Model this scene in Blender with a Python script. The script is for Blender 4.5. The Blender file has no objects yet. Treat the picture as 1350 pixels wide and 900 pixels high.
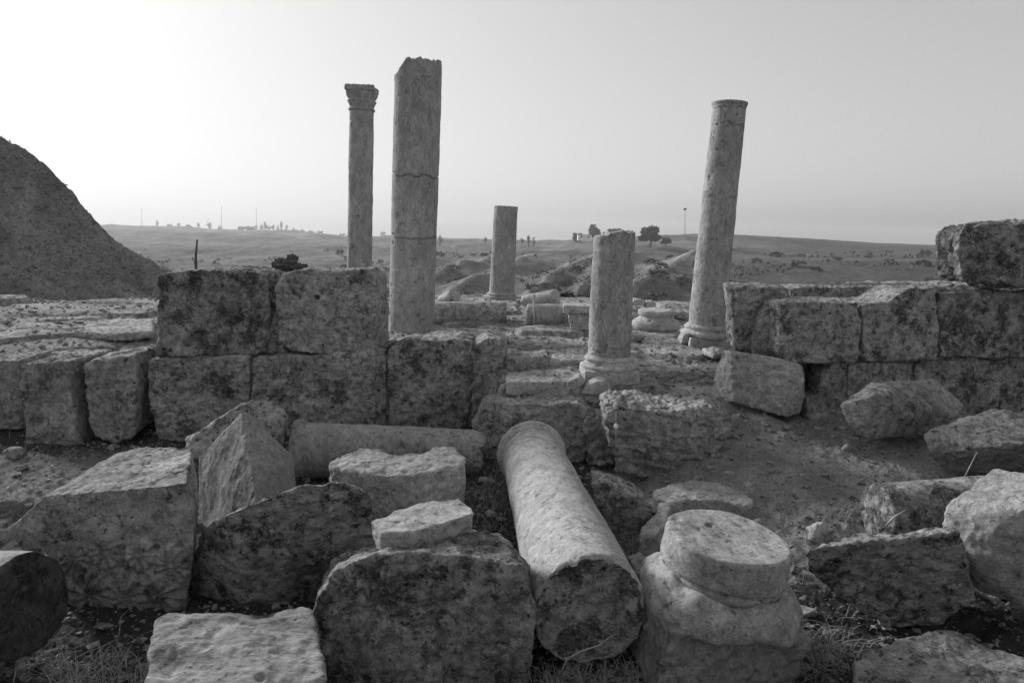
import bpy, bmesh, math, random
import numpy as np
from mathutils import Vector, Matrix, Euler
S = bpy.context.scene
COL = S.collection
rad = math.radians
# ------------------------------------------------------------------ camera
CAMH = 1.7; PITCH = rad(9.2); ROLL = rad(1.4); F = 900.0
cam_d = bpy.data.cameras.new("camera"); cam = bpy.data.objects.new("camera", cam_d); COL.objects.link(cam)
cam_d.sensor_width = 36; cam_d.lens = 36 * F / 1350; cam_d.clip_end = 20000; cam_d.clip_start = 0.05
CR = Matrix.Rotation(math.pi / 2 - PITCH, 3, 'X') @ Matrix.Rotation(ROLL, 3, 'Z')
cam.matrix_world = Matrix.Translation((0, 0, CAMH)) @ CR.to_4x4()
S.camera = cam
CP = Vector((0, 0, CAMH))
def ray(px, py): return CR @ Vector(((px - 675) / F, (450 - py) / F, -1))
def at(px, py, Y):
    v = ray(px, py); return CP + v * (Y / v.y)
def onz(px, py, z):
    v = ray(px, py); return CP + v * ((z - CAMH) / v.z)
# ------------------------------------------------------------------ noise (numpy)
def _h(ix, iy, iz, s):
    h = (ix.astype(np.int64) * 374761393 + iy.astype(np.int64) * 668265263 + iz.astype(np.int64) * 2147483647 + s * 974711) & 0xffffffff
    h = ((h ^ (h >> 13)) * 1274126177) & 0xffffffff
    h = ((h ^ (h >> 15)) * 2246822519) & 0xffffffff
    return h ^ (h >> 16)
def gnoise(p, seed=0):
    p = np.asarray(p, dtype=np.float64); i = np.floor(p).astype(np.int64); f = p - i
    u = f * f * f * (f * (f * 6 - 15) + 10); out = 0
    for dx in (0, 1):
        for dy in (0, 1):
            for dz in (0, 1):
                h = _h(i[:, 0] + dx, i[:, 1] + dy, i[:, 2] + dz, seed)
                g0 = (h & 1023) / 511.5 - 1; g1 = ((h >> 10) & 1023) / 511.5 - 1; g2 = ((h >> 20) & 1023) / 511.5 - 1
                d = g0 * (f[:, 0] - dx) + g1 * (f[:, 1] - dy) + g2 * (f[:, 2] - dz)
                w = (u[:, 0] if dx else 1 - u[:, 0]) * (u[:, 1] if dy else 1 - u[:, 1]) * (u[:, 2] if dz else 1 - u[:, 2])
                out = out + d * w
    return out
def fbm(p, oc=4, seed=0, gain=.5):
    a = 1; s = 0; q = np.array(p, dtype=np.float64)
    for k in range(oc):
        s = s + a * gnoise(q, seed + k * 17); q = q * 2.03 + 3.1; a *= gain
    return s
def ridged(p, oc=3, seed=0, gain=.5):
    a = 1; s = 0; q = np.array(p, dtype=np.float64)
    for k in range(oc):
        s = s + a * (1 - np.abs(gnoise(q, seed + k * 13)) * 2.4); q = q * 2.1 + 1.7; a *= gain
    return s
def sstep(a, b, x):
    t = np.clip((x - a) / (b - a), 0, 1); return t * t * (3 - 2 * t)
def worley2(x, y, seed=0):
    ix = np.floor(x).astype(np.int64); iy = np.floor(y).astype(np.int64)
    d1 = np.full(x.shape, 9.); d2 = d1.copy(); idh = np.zeros(x.shape, np.int64)
    for dx in (-1, 0, 1):
        for dy in (-1, 0, 1):
            h = _h(ix + dx, iy + dy, ix * 0, seed)
            cx = ix + dx + .15 + .7 * (h & 1023) / 1023; cy = iy + dy + .15 + .7 * ((h >> 10) & 1023) / 1023
            d = np.maximum(np.abs(x - cx), np.abs(y - cy)) * .6 + np.hypot(x - cx, y - cy) * .4
            n = d < d1
            d2 = np.where(n, d1, np.minimum(d2, d)); idh = np.where(n, h, idh); d1 = np.where(n, d, d1)
    return d1, d2, (idh >> 8) % 1000 / 1000.
# ------------------------------------------------------------------ materials (all greys: the photograph is black and white)
class NT:
    def __init__(s, name):
        m = bpy.data.materials.new(name); m.use_nodes = True; s.m = m; s.t = m.node_tree
        s.b = s.t.nodes['Principled BSDF']; s.b.inputs['Roughness'].default_value = .95
        s.b.inputs['Specular IOR Level'].default_value = .15
        tc = s.n('ShaderNodeTexCoord'); oi = s.n('ShaderNodeObjectInfo')
        a = s.n('ShaderNodeVectorMath', operation='ADD'); sc = s.n('ShaderNodeMath', operation='MULTIPLY'); sc.inputs[1].default_value = 37.
        s.l(oi.outputs['Random'], sc.inputs[0]); s.l(tc.outputs['Object'], a.inputs[0]); s.l(sc.outputs[0], a.inputs[1]); s.co = a.outputs[0]
    def n(s, t, **k):
        n = s.t.nodes.new(t)
        for a, b in k.items(): setattr(n, a, b)
        return n
    def l(s, a, b): s.t.links.new(a, b)
    def noise(s, scale, detail=8, rough=.6, dist=0, co=None, stretch=None):
        n = s.n('ShaderNodeTexNoise'); n.inputs['Scale'].default_value = scale; n.inputs['Detail'].default_value = detail
        n.inputs['Roughness'].default_value = rough; n.inputs['Distortion'].default_value = dist
        c = co or s.co
        if stretch:
            mp = s.n('ShaderNodeMapping'); mp.inputs['Scale'].default_value = stretch[:3]
            if len(stretch) > 3: mp.inputs['Rotation'].default_value = stretch[3]
            s.l(c, mp.inputs[0]); c = mp.outputs[0]
        s.l(c, n.inputs['Vector']); return n.outputs['Fac']
    def ramp(s, f, pts):
        r = s.n('ShaderNodeValToRGB'); e = r.color_ramp.elements
        while len(e) < len(pts): e.new(.5)
        for k, (p, v) in enumerate(pts): e[k].position = p; e[k].color = (v, v, v, 1)
        s.l(f, r.inputs[0]); return r.outputs[0]
    def math(s, op, a, b):
        n = s.n('ShaderNodeMath', operation=op)
        for k, x in enumerate((a, b)):
            if isinstance(x, (int, float)): n.inputs[k].default_value = x
            else: s.l(x, n.inputs[k])
        return n.outputs[0]
    def mix(s, f, a, b):
        n = s.n('ShaderNodeMix', data_type='FLOAT')
        for k, x in ((0, f), (2, a), (3, b)):
            if isinstance(x, (int, float)): n.inputs[k].default_value = x
            else: s.l(x, n.inputs[k])
        return n.outputs[0]
    def out(s, col, h=None, dist=.01, strength=1):
        s.l(col, s.b.inputs['Base Color'])
        if h is not None:
            bm = s.n('ShaderNodeBump'); bm.inputs['Distance'].default_value = dist; bm.inputs['Strength'].default_value = strength
            s.l(h, bm.inputs['Height']); s.l(bm.outputs[0], s.b.inputs['Normal'])
        return s.m
def stone(name, lo, hi, dark=.06, lich=.5, scale=1, bump=.012, spot=.5, pale=.0, streak=None, mot=1.):
    """lo..hi base greys, lich = threshold of dark lichen blotches (lower = more), spot = small pits, pale = pale crusts"""
    m = NT(name)
    base = m.ramp(m.noise(2.2 * scale, 10, .62), [(.36, lo), (.64, hi)])
    mid = m.noise(15 * scale, 14, .80, stretch=streak)
    g = m.noise(70 * scale, 5, .7, stretch=streak)
    base = m.math('MULTIPLY', base, m.ramp(mid, [(.36, 1 - .5 * mot), (.64, 1 + .5 * mot)]))
    base = m.math('MULTIPLY', base, m.ramp(g, [(.30, .72), (.70, 1.28)]))
    l1 = m.noise(4.6 * scale, 14, .76)
    lf = m.ramp(l1, [(lich, 0), (lich + .045, 1)])
    fine = m.ramp(m.noise(30 * scale, 10, .8), [(.42, .15), (.54, 1)])
    lf = m.math('MULTIPLY', m.math('MULTIPLY', lf, fine), .9)
    c = m.mix(lf, base, dark)
    pl = m.ramp(m.noise(11 * scale, 14, .8), [(.54, 0), (.585, pale)])
    c = m.mix(pl, c, min(.62, hi * 1.45))
    sp = m.ramp(m.noise(24 * scale, 8, .8), [(.585, 0), (.625, spot)])
    c = m.mix(sp, c, dark * 1.1)
    v = m.n('ShaderNodeTexVoronoi'); v.inputs['Scale'].default_value = 30 * scale; m.l(m.co, v.inputs['Vector'])
    pit = m.ramp(v.outputs['Distance'], [(.05, 0), (.35, 1)])
    h = m.math('ADD', m.math('MULTIPLY', mid, 1.6), m.math('MULTIPLY', g, .4))
    h = m.math('ADD', h, m.math('MULTIPLY', pit, .15))
    h = m.math('SUBTRACT', h, m.math('MULTIPLY', sp, .5))
    return m.out(c, h, bump * 1.9)
M = {}
M['column'] = stone('weathered_marble', .28, .39, .10, .595, 1, .006, .65, .1, streak=(1, 1, .4), mot=.65)
M['column_pale'] = stone('pale_marble', .36, .50, .12, .63, 1, .005, .6, .15, mot=.6)
M['smooth'] = stone('smooth_grey_stone', .26, .38, .08, .62, 1.2, .008, .5, .3, mot=.6)
M['pale'] = stone('pale_limestone', .36, .56, .08, .60, 1.2, .010, .7, .3, mot=.9)
M['block'] = stone('limestone', .29, .52, .04, .545, 1.1, .015, .95, .6, mot=1.25)
M['wall'] = stone('lichened_limestone', .30, .56, .03, .522, 1.1, .017, 1., .75, mot=1.4)
M['wall_dark'] = stone('dark_lichened_limestone', .24, .48, .025, .497, 1.1, .017, 1., .75, mot=1.4)
M['crust'] = stone('dark_lichen_crust', .08, .17, .02, .50, 1.1, .017, 1., .5)  # dark grey that paints the shade on the left stub's end face
M['boulder'] = stone('lichened_boulder', .27, .60, .025, .508, 1.25, .020, 1., .95, mot=1.5)
M['boulder_bedded'] = stone('bedded_boulder', .25, .54, .025, .505, 1.0, .018, 1., .85, streak=(.8, .8, 1.7), mot=1.4)
M['pale_streaked'] = stone('streaked_limestone', .34, .58, .06, .575, .9, .014, .8, .5, streak=(.6, 2.2, 1), mot=1.25)
def dirt(name, lo, hi, sc=1, bump=.02, peb=.3):
    m = NT(name)
    a = m.ramp(m.noise(1.9 * sc, 12, .7), [(.40, lo), (.60, hi)])
    a = m.math('MULTIPLY', a, m.n('ShaderNodeAttribute', attribute_name='dry').outputs['Fac'])  # low values paint shade into the foreground earth
    g = m.ramp(m.noise(60 * sc, 8, .75), [(.3, .45), (.7, 1.5)])
    c = m.math('MULTIPLY', a, g)
    v = m.n('ShaderNodeTexVoronoi'); v.inputs['Scale'].default_value = 34 * sc; m.l(m.co, v.inputs['Vector'])
    pb = m.ramp(v.outputs['Distance'], [(.16, peb), (.28, 0)])
    pb = m.math('MULTIPLY', pb, m.ramp(m.noise(7 * sc, 4, .6), [(.48, 0), (.6, 1)]))
    c = m.mix(pb, c, .32)
    h = m.math('ADD', m.noise(12 * sc, 12, .75), m.math('MULTIPLY', pb, .4))
    return m.out(c, h, bump)
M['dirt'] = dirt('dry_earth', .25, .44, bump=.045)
M['pave'] = stone('worn_paving', .20, .48, .07, .555, .7, .02, .8, .5, mot=1.1)
def hillmat(name, lo, hi, sc, bump, stretch=None, shrub=.6, dk=.035, attr=False):
    m = NT(name)
    c = m.ramp(m.noise(sc, 14, .72, .3, stretch=stretch), [(.38, lo), (.62, hi)])
    g = m.noise(sc * 16, 12, .8, .2)
    c = m.math('MULTIPLY', c, m.ramp(g, [(.36, .55), (.64, 1.5)]))
    s = m.ramp(m.noise(sc * 9, 14, .82, .3), [(shrub, 0), (shrub + .03, .85)])
    c = m.mix(s, c, dk)
    if attr:      # fields: ploughed dark earth and bare pale spur crests
        a = m.n('ShaderNodeAttribute', attribute_name='field'); c = m.math('MULTIPLY', c, a.outputs['Fac'])
    return m.out(c, m.noise(sc * 10, 14, .8), bump)
M['hills'] = hillmat('dry_hillside', .10, .21, .035, 1.2, (1, .35, 1, (0, 0, rad(-25))), .575, .07, True)
M['mound'] = hillmat('scrubby_slope', .26, .48, .5, .35, (1, 1, .4, (0, rad(38), 0)), .55, .045)
def plain(name, v, r=.9):
    m = NT(name); a = m.ramp(m.noise(9, 6, .7), [(.3, v * .7), (.7, v * 1.25)]); m.b.inputs['Roughness'].default_value = r; return m.out(a)
M['leaf'] = plain('dark_foliage', .065); M['leaf2'] = plain('scrub_foliage', .11); M['dryscrub'] = plain('dry_scrub', .17)
M['bark'] = plain('bark', .09); M['grass'] = plain('dry_grass', .30); M['metal'] = plain('dull_metal', .12, .6)
M['white'] = plain('whitewashed_wall', .75); M['dark'] = plain('dark_opening', .04); M['wood'] = plain('pale_wood', .4)
M['roof'] = plain('flat_concrete_roof', .35)
# ------------------------------------------------------------------ object helpers
def tag(o, label=None, cat=None, group=None, kind=None):
    if label: o['label'] = label
    if cat: o['category'] = cat
    if group: o['group'] = group
    if kind: o['kind'] = kind
    return o
def mkobj(name, V, Fc, mat, parent=None, smooth=True, origin=None):
    V = np.asarray(V, dtype=np.float64)
    if origin is None:
        origin = (V.min(0) + V.max(0)) / 2; origin[2] = V[:, 2].min()
    o3 = Vector(origin)
    me = bpy.data.meshes.new(name)
    W = V - np.array(origin)
    if isinstance(Fc, np.ndarray):
        n = Fc.shape[0]; k = Fc.shape[1]
        me.vertices.add(len(W)); me.vertices.foreach_set('co', W.ravel())
        me.loops.add(n * k); me.loops.foreach_set('vertex_index', Fc.ravel().astype(np.int32))
        me.polygons.add(n); me.polygons.foreach_set('loop_start', np.arange(n, dtype=np.int32) * k)
        me.polygons.foreach_set('loop_total', np.full(n, k, dtype=np.int32))
        me.update(calc_edges=True)
    else:
        me.from_pydata([tuple(v) for v in W], [], Fc); me.update()
    me.polygons.foreach_set('use_smooth', [smooth] * len(me.polygons))
    me.materials.append(mat)
    o = bpy.data.objects.new(name, me); COL.objects.link(o)
    if parent is not None:
        o.parent = parent; o.location = o3 - parent.location
    else: o.location = o3
    return o
def empty(name, loc):
    o = bpy.data.objects.new(name, None); COL.objects.link(o); o.location = loc; o.empty_display_size = .2; return o
def smoothv(co, E, it, fac=.5):
    n = len(co); deg = np.bincount(E.ravel(), minlength=n).astype(float); deg[deg == 0] = 1
    c = co.copy()
    for _ in range(it):
        s = np.zeros_like(c)
        for k in range(3):
            s[:, k] = np.bincount(E[:, 0], weights=c[E[:, 1], k], minlength=n) + np.bincount(E[:, 1], weights=c[E[:, 0], k], minlength=n)
        c += fac * (s / deg[:, None] - c)
    return c
_seed = [11]
def carve(name, V, Fc, mat, parent=None, vox=.01, soft=4, chip=30, amp=.02, rough=.008, custom=None, seed=None, strata=.0015):
    """closed rough shape -> voxel remesh -> edges worn unevenly -> stone relief"""
    if seed is None: _seed[0] += 7; seed = _seed[0]
    V = np.array([tuple(v) for v in V], dtype=np.float64)
    c = (V.min(0) + V.max(0)) / 2
    me = bpy.data.meshes.new('t'); me.from_pydata([tuple(v - c) for v in V], [], Fc)
    bm = bmesh.new(); bm.from_mesh(me); bmesh.ops.triangulate(bm, faces=bm.faces); bmesh.ops.recalc_face_normals(bm, faces=bm.faces); bm.to_mesh(me); bm.free()
    o = bpy.data.objects.new('t', me); COL.objects.link(o)
    md = o.modifiers.new('r', 'REMESH'); md.mode = 'VOXEL'; md.voxel_size = vox
    dg = bpy.context.evaluated_depsgraph_get(); ev = o.evaluated_get(dg); m2 = ev.to_mesh()
    n = len(m2.vertices); co = np.empty(n * 3); m2.vertices.foreach_get('co', co); co = co.reshape(-1, 3)
    E = np.empty(len(m2.edges) * 2, np.int32); m2.edges.foreach_get('vertices', E); E = E.reshape(-1, 2)
    polys = np.empty(len(m2.loops), np.int32); m2.loops.foreach_get('vertex_index', polys)
    tot = np.empty(len(m2.polygons), np.int32); m2.polygons.foreach_get('loop_total', tot)
    ev.to_mesh_clear(); bpy.data.objects.remove(o); bpy.data.meshes.remove(me)
    if (tot == 4).all(): Fq = polys.reshape(-1, 4)
    else:
        st = np.concatenate([[0], np.cumsum(tot)[:-1]]); Fq = [tuple(polys[a:a + t]) for a, t in zip(st, tot)]
    a = smoothv(co, E, soft); b = smoothv(a, E, chip)
    w = sstep(-.25, .35, fbm(co * 5, 3, seed))[:, None]
    co = a * (1 - w) + b * w
    # normals
    if isinstance(Fq, np.ndarray):
        def nrm(c):
            d1 = c[Fq[:, 2]] - c[Fq[:, 0]]; d2 = c[Fq[:, 3]] - c[Fq[:, 1]]; fn = np.cross(d1, d2)
            N = np.zeros_like(c)
            for k in range(4):
                for j in range(3): N[:, j] += np.bincount(Fq[:, k], weights=fn[:, j], minlength=n)
            return N / (np.linalg.norm(N, axis=1)[:, None] + 1e-12)
    else:
        def nrm(c): return c / (np.linalg.norm(c, axis=1)[:, None] + 1e-9)
    N = nrm(co); wp = co + c
    d = amp * 1.3 * fbm(wp * 3.1, 3, seed + 1) + rough * .9 * (ridged(wp * 9, 3, seed + 2) - 1.2) + rough * 1.2 * fbm(wp * 26, 3, seed + 3)
    pitn = gnoise(wp * 14, seed + 5); d -= rough * 2.2 * sstep(.34, .55, pitn)
    d += strata * fbm(wp * np.array([2.2, 2.2, 26]) + .4 * wp[:, [0]] * np.array([0, 0, 9.]), 3, seed + 8) * 1.6
    spall = sstep(.12, .2, gnoise(wp * 5.5, seed + 9)) * rough * .9; d -= spall
    co = co + N * d[:, None]
    if custom is not None: co = custom(co + c, nrm(co)) - c
    return mkobj(name, co + c, Fq, mat, parent)
def prism(A, B):
    n = len(A); V = list(A) + list(B)
    Fc = [tuple(range(n)), tuple(range(2 * n - 1, n - 1, -1))] + [(i, (i + 1) % n, (i + 1) % n + n, i + n) for i in range(n)]
    return V, Fc
def hull(pts):
    bm = bmesh.new()
    for p in pts: bm.verts.new(p)
    bmesh.ops.convex_hull(bm, input=bm.verts[:])
    bmesh.ops.delete(bm, geom=[v for v in bm.verts if not v.link_faces], context='VERTS')
    bm.verts.index_update()
    V = [v.co.copy() for v in bm.verts]; Fc = [tuple(v.index for v in f.verts) for f in bm.faces]; bm.free(); return V, Fc
def face(pts, Y):
    """pixels of the stone's near face; Y = depth (number or function of px,py) or given per point"""
    out = []
    for p in pts:
        if len(p) == 3: out.append(at(*p))
        else: out.append(at(p[0], p[1], Y(p[0], p[1]) if callable(Y) else Y))
    return out
def rock(name, label, cat, pts, Y, ext=(0, .4, 0), mat='boulder', scale=1., group=None, parent=None, **k):
    A = face(pts, Y); e = Vector(ext); c = sum(A, Vector()) / len(A)
    B = [c + (p - c) * scale + e for p in A]
    V, Fc = prism(A, B)
    o = carve(name, V, Fc, M[mat], parent, **k)
    if parent is None: tag(o, label, cat, group)
    elif label: o['label'] = label
    return o
def slab(name, label, cat, pts, z, h, mat='pale', bscale=1., group=None, parent=None, shift=(0, 0), **k):
    """pixels of the stone's top face, at height z (number or function), extruded down by h"""
    A = [onz(p[0], p[1], p[2] if len(p) > 2 else z) for p in pts]; c = sum(A, Vector()) / len(A)
    B = [Vector((c.x + (p.x - c.x) * bscale + shift[0], c.y + (p.y - c.y) * bscale + shift[1], p.z - h)) for p in A]
    V, Fc = prism(A, B)
    o = carve(name, V, Fc, M[mat], parent, **k)
    if parent is None: tag(o, label, cat, group)
    return o
def basis(p0, p1):
    z = (p1 - p0).normalized(); x = z.orthogonal().normalized()
    if abs(z.z) > .7: x = (Vector((1, 0, 0)) - z * z.x).normalized()
    y = z.cross(x); m = Matrix((x, y, z)).transposed(); return m
def lathe(name, p0, p1, prof, mat, parent=None, seg=96, ds=.012, amp=.004, rough=.002, custom=None, seed=None, smooth_prof=False, mscale=1):
    """prof: [(radius, axial metres)] from p0 towards p1; closed to the axis at both ends"""
    if seed is None: _seed[0] += 7; seed = _seed[0]
    R = np.array(basis(p0, p1)); pts = []
    for (r0, z0), (r1, z1) in zip(prof[:-1], prof[1:]):
        L = math.hypot(r1 - r0, z1 - z0); n = max(1, int(L / ds))
        for i in range(n): pts.append((r0 + (r1 - r0) * i / n, z0 + (z1 - z0) * i / n))
    pts.append(prof[-1]); pts = np.array(pts); n = len(pts)
    th = np.linspace(0, 2 * np.pi, seg, endpoint=False)
    r = np.maximum(pts[:, 0], 1e-4)[:, None]; z = pts[:, 1][:, None]
    L = np.stack([r * np.cos(th), r * np.sin(th), z + 0 * th], -1).reshape(-1, 3)
    tz = np.gradient(pts[:, 1]); tr = np.gradient(pts[:, 0]); ln = np.hypot(tz, tr) + 1e-9
    NR = (tz / ln)[:, None]; NZ = (-tr / ln)[:, None]
    N = np.stack([NR * np.cos(th), NR * np.sin(th), NZ + 0 * th], -1).reshape(-1, 3)
    W = L @ R.T + np.array(p0)
    d = amp * 1.5 * fbm(W * 4, 3, seed) + rough * fbm(W * 25, 3, seed + 4) - rough * 4 * sstep(.3, .5, gnoise(W * 16, seed + 3))
    near0 = np.minimum(1, L[:, 0] ** 2 + L[:, 1] ** 2 > 1e-6)
    L = L + N * (d * near0)[:, None]
    if custom is not None: L = custom(L, seed)
    W = L @ R.T + np.array(p0)
    i = np.arange(n - 1)[:, None] * seg; j = np.arange(seg)[None, :]; j2 = (j + 1) % seg
    Fq = np.stack([i + j, i + j2, i + seg + j2, i + seg + j], -1).reshape(-1, 4)
    return mkobj(name, W, Fq, mat, parent)
def tube(pts, r, seg=5):
    V = []; Fc = []; n = len(pts)
    for k, p in enumerate(pts):
        p = Vector(p); d = (Vector(pts[min(k + 1, n - 1)]) - Vector(pts[max(k - 1, 0)])).normalized()
        x = d.orthogonal().normalized(); y = d.cross(x); rr = r[k] if isinstance(r, (list, tuple)) else r
        for s in range(seg): a = 2 * math.pi * s / seg; V.append(p + x * rr * math.cos(a) + y * rr * math.sin(a))
    for k in range(n - 1):
        for s in range(seg): Fc.append((k * seg + s, k * seg + (s + 1) % seg, (k + 1) * seg + (s + 1) % seg, (k + 1) * seg + s))
    Fc.append(tuple(range(seg))[::-1]); Fc.append(tuple(range((n - 1) * seg, n * seg)))
    return V, Fc
def merge(lst):
    V = []; Fc = []
    for v, f in lst:
        o = len(V); V += [tuple(q) for q in v]; Fc += [tuple(i + o for i in q) for q in f]
    return V, Fc
def box(x0, x1, y0, y1, z0, z1):
    V = [(x0, y0, z0), (x1, y0, z0), (x1, y1, z0), (x0, y1, z0), (x0, y0, z1), (x1, y0, z1), (x1, y1, z1), (x0, y1, z1)]
    return V, [(0, 3, 2, 1), (4, 5, 6, 7), (0, 1, 5, 4), (1, 2, 6, 5), (2, 3, 7, 6), (3, 0, 4, 7)]
# ------------------------------------------------------------------ terrain
cp_, sp_ = math.cos(PITCH), math.sin(PITCH)
def pxof(x, y): return 675 + F * x / (np.maximum(y, .01) * cp_)
def zfor(py, px, y):
    s = (450 - (py - math.tan(ROLL) * (px - 675))) / F
    return CAMH + y * (s * cp_ - sp_) / (cp_ + s * sp_)
TZ = .50   # terrace level
def edge_near(x):     # y of the terrace's near edge, as a function of x
    return np.interp(x, [-9, -3.6, -2.9, -.35, -.1, .9, 1.25, 1.7, 2.1, 9], [5.6, 5.6, 5.55, 6.0, 5.05, 5.0, 5.0, 5.7, 6.0, 6.3])
def edge_far(x): return np.interp(x, [-12, -6, -3, 0, 4, 12], [9.2, 9.6, 11.5, 13.2, 13.0, 12.5])
def Hnear(x, y):
    x = np.asarray(x, float); y = np.asarray(y, float); z0 = x * 0
    P = np.stack([x, y, z0], -1).reshape(-1, 3); sh = x.shape
    f = lambda s, o, sd: fbm(P * s, o, sd).reshape(sh)
    dirt_ = .05 * f(.8, 3, 5) + .04 * f(3, 3, 6) + .022 * f(11, 3, 7) + .012 * f(30, 2, 14)
    right = sstep(.7, 1.6, x) * .26 * sstep(3.0, 5.3, y)
    ledge = sstep(-1.9, -2.7, x) * (.07 * sstep(3.7, 3.8, y + .1 * f(1.5, 2, 33)) - .09 * sstep(4.6, 4.9, y + .1 * f(1.5, 2, 34)))
    g = dirt_ + right + ledge - .03
    wx = x * 1.15 + .25 * f(.9, 2, 8); wy = y * 1.5 + .3 * f(.8, 2, 9)
    d1, d2, idd = worley2(wx, wy, 3)
    gap = sstep(.0, .10, d2 - d1)
    t = TZ + .075 * (idd - .5) + .03 * f(1.6, 3, 12) + .014 * f(8, 3, 13) - .035 * (1 - gap) * sstep(-.2, .3, f(1.1, 2, 50) + .15)
    t = t + .09 * sstep(-3.0, -4.0, x)
    m = sstep(0, .22, y - edge_near(x) + .05 * f(3, 2, 60))
    open_ = sstep(1.15, 1.35, x) * sstep(2.2, 2.0, x)      # the opening between the walls, an earth ramp
    m2 = sstep(0, 1.3, y - 4.75 + .15 * f(2, 2, 61))
    m = m * (1 - open_) + m2 * open_
    z = g * (1 - m) + t * m
    e = sstep(0, 2.5, y - edge_far(x) + .4 * f(.8, 2, 62))
    z = z - 2.4 * e
    return z
RID = ([-400, 60, 150, 200, 300, 400, 450, 560, 640, 700, 760, 850, 900, 970, 1060, 1150, 1230, 1700],
       [292, 294, 297, 298, 303, 306, 311, 314, 316, 318, 317, 311, 309, 309, 314, 320, 323, 330])
SPUR = [[(-24, 122), (-17, 175), (-8, 240)], [(-12, 118), (-4, 180), (7, 240)], [(2, 118), (12, 170), (32, 245)], [(11, 118), (25, 180), (46, 245)], [(20, 118), (38, 165), (56, 205), (84, 240)], [(-46, 120), (-38, 185), (-29, 245)]]
def spurd(x, y):
    best = np.full(x.shape, 1e9)
    for L in SPUR:
        for (x0, y0), (x1, y1) in zip(L[:-1], L[1:]):
            dx, dy = x1 - x0, y1 - y0; t = np.clip(((x - x0) * dx + (y - y0) * dy) / (dx * dx + dy * dy), 0, 1)
            best = np.minimum(best, np.hypot(x - x0 - t * dx, y - y0 - t * dy))
    return best
def Hfar(x, y):
    px = np.clip(pxof(x, np.maximum(y, 1)), -600, 1900); px = np.where(y < 1, np.where(x < 0, -600, 1900), px)
    r = np.maximum(np.hypot(x, y), 1); yy = np.maximum(y, .35 * r)
    sh = x.shape; P = np.stack([x, y, x * 0], -1).reshape(-1, 3)
    R = np.interp(px, [-600, 150, 450, 680, 820, 900, 1200, 1900], [1700, 1700, 1400, 700, 450, 450, 600, 800])
    rid = np.interp(px, *RID)
    lr = np.log(r)
    ks = [math.log(v) for v in (14, 24, 95, 128, 235, 330)]
    pys = np.interp(lr, ks, [560, 520, 455, 402, 346, 334])
    t = np.clip((lr - ks[-1]) / (np.log(R) - ks[-1]), 0, 1)
    py = np.where(lr < ks[-1], pys, 334 + (rid - 334) * (1 - (1 - t) ** 1.5))
    z = zfor(py, px, yy)
    zr = zfor(rid, px, R * .92)
    z = np.where(r > R, zr - (r - R) * .02, z)
    # spurs and gullies running away to the right
    a = rad(28); u = P[:, 0] * math.sin(a) + P[:, 1] * math.cos(a); v = P[:, 0] * math.cos(a) - P[:, 1] * math.sin(a)
    Q = np.stack([v / 34, u / 150, v * 0], -1); Q2 = np.stack([v / 13, u / 45, v * 0 + 3], -1)
    wsp = (sstep(30, 90, r) * (1 - sstep(450, 900, r))).reshape(-1)
    rg = (ridged(Q + .35 * np.stack([gnoise(P / 60, 3)] * 3, -1), 2, 77) - 1.1)
    d = wsp * (1.8 * rg + .5 * (ridged(Q2, 3, 78) - 1.2))
    d = d + .011 * np.minimum(r.reshape(-1), 900) * fbm(P / 90, 4, 80) * sstep(20, 60, r).reshape(-1) * (1 - .9 * sstep(.75, .95, (r / R).reshape(-1)))
    z = z + d.reshape(sh) * (1 - .85 * sstep(860, 980, px))
    sd_ = spurd(x, y) + (1.2 * fbm(P / 10, 3, 83)).reshape(sh)
    env = sstep(95, 120, r) * (1 - sstep(225, 275, r))
    z = z + 4.2 * np.exp(-np.abs(sd_) / 9) * env
    z = z + (.22 * fbm(P / 5, 3, 84)).reshape(sh) * sstep(25, 60, r)
    cx, cy = .41 * 175, 175.
    dm = np.exp(-(((x - cx - 4) / 42) ** 2 + ((y - cy) / 45) ** 2))
    z = z + 3.6 * dm
    return z
def H(x, y):
    x = np.asarray(x, float); y = np.asarray(y, float); r = np.hypot(x, y)
    w = sstep(12.5, 19, r)
    yc = np.minimum(y, 20)
    return Hnear(x, y) * (1 - w) + Hfar(x, y) * w
def Hs(x, y): return float(H(np.array([[x]]), np.array([[y]]))[0, 0])
azf = np.linspace(-46, 46, 860); azc = np.concatenate([np.linspace(-180, -48, 34), azf, np.linspace(48, 180, 34)])
def polar(rs):
    A, Rr = np.meshgrid(np.radians(azc), rs); X = Rr * np.sin(A); Y = Rr * np.cos(A); return X, Y
def grid_faces(nr, nc):
    i = np.arange(nr - 1)[:, None] * nc; j = np.arange(nc - 1)[None, :]
    return np.stack([i + j, i + j + 1, i + nc + j + 1, i + nc + j], -1)
def submesh(name, X, Y, Z, Fq, mat):
    V = np.stack([X, Y, Z], -1).reshape(-1, 3); u, inv = np.unique(Fq, return_inverse=True)
    return mkobj(name, V[u], inv.reshape(Fq.shape), mat, origin=(0, 0, 0))
rs = np.concatenate([np.linspace(.05, 1.4, 20), np.exp(np.linspace(math.log(1.42), math.log(14), 460))])
X, Y = polar(rs); Z = H(X, Y); Fq = grid_faces(*X.shape)
FY = Y[:-1, :-1]; FX = X[:-1, :-1]
inv_open = (FX > 1.2) & (FX < 2.15)
isT = np.where(inv_open, FY > 5.6, FY > edge_near(FX) + .05)
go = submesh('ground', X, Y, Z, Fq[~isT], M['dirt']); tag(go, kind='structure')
gv = np.empty(len(go.data.vertices) * 3); go.data.vertices.foreach_get('co', gv); gv = gv.reshape(-1, 3)   # trodden dry earth on the right, shade painted into the earth in the hollows between the stones
nz = .5 * fbm(gv * np.array([1.3, 1.3, 0]), 4, 71)
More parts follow.
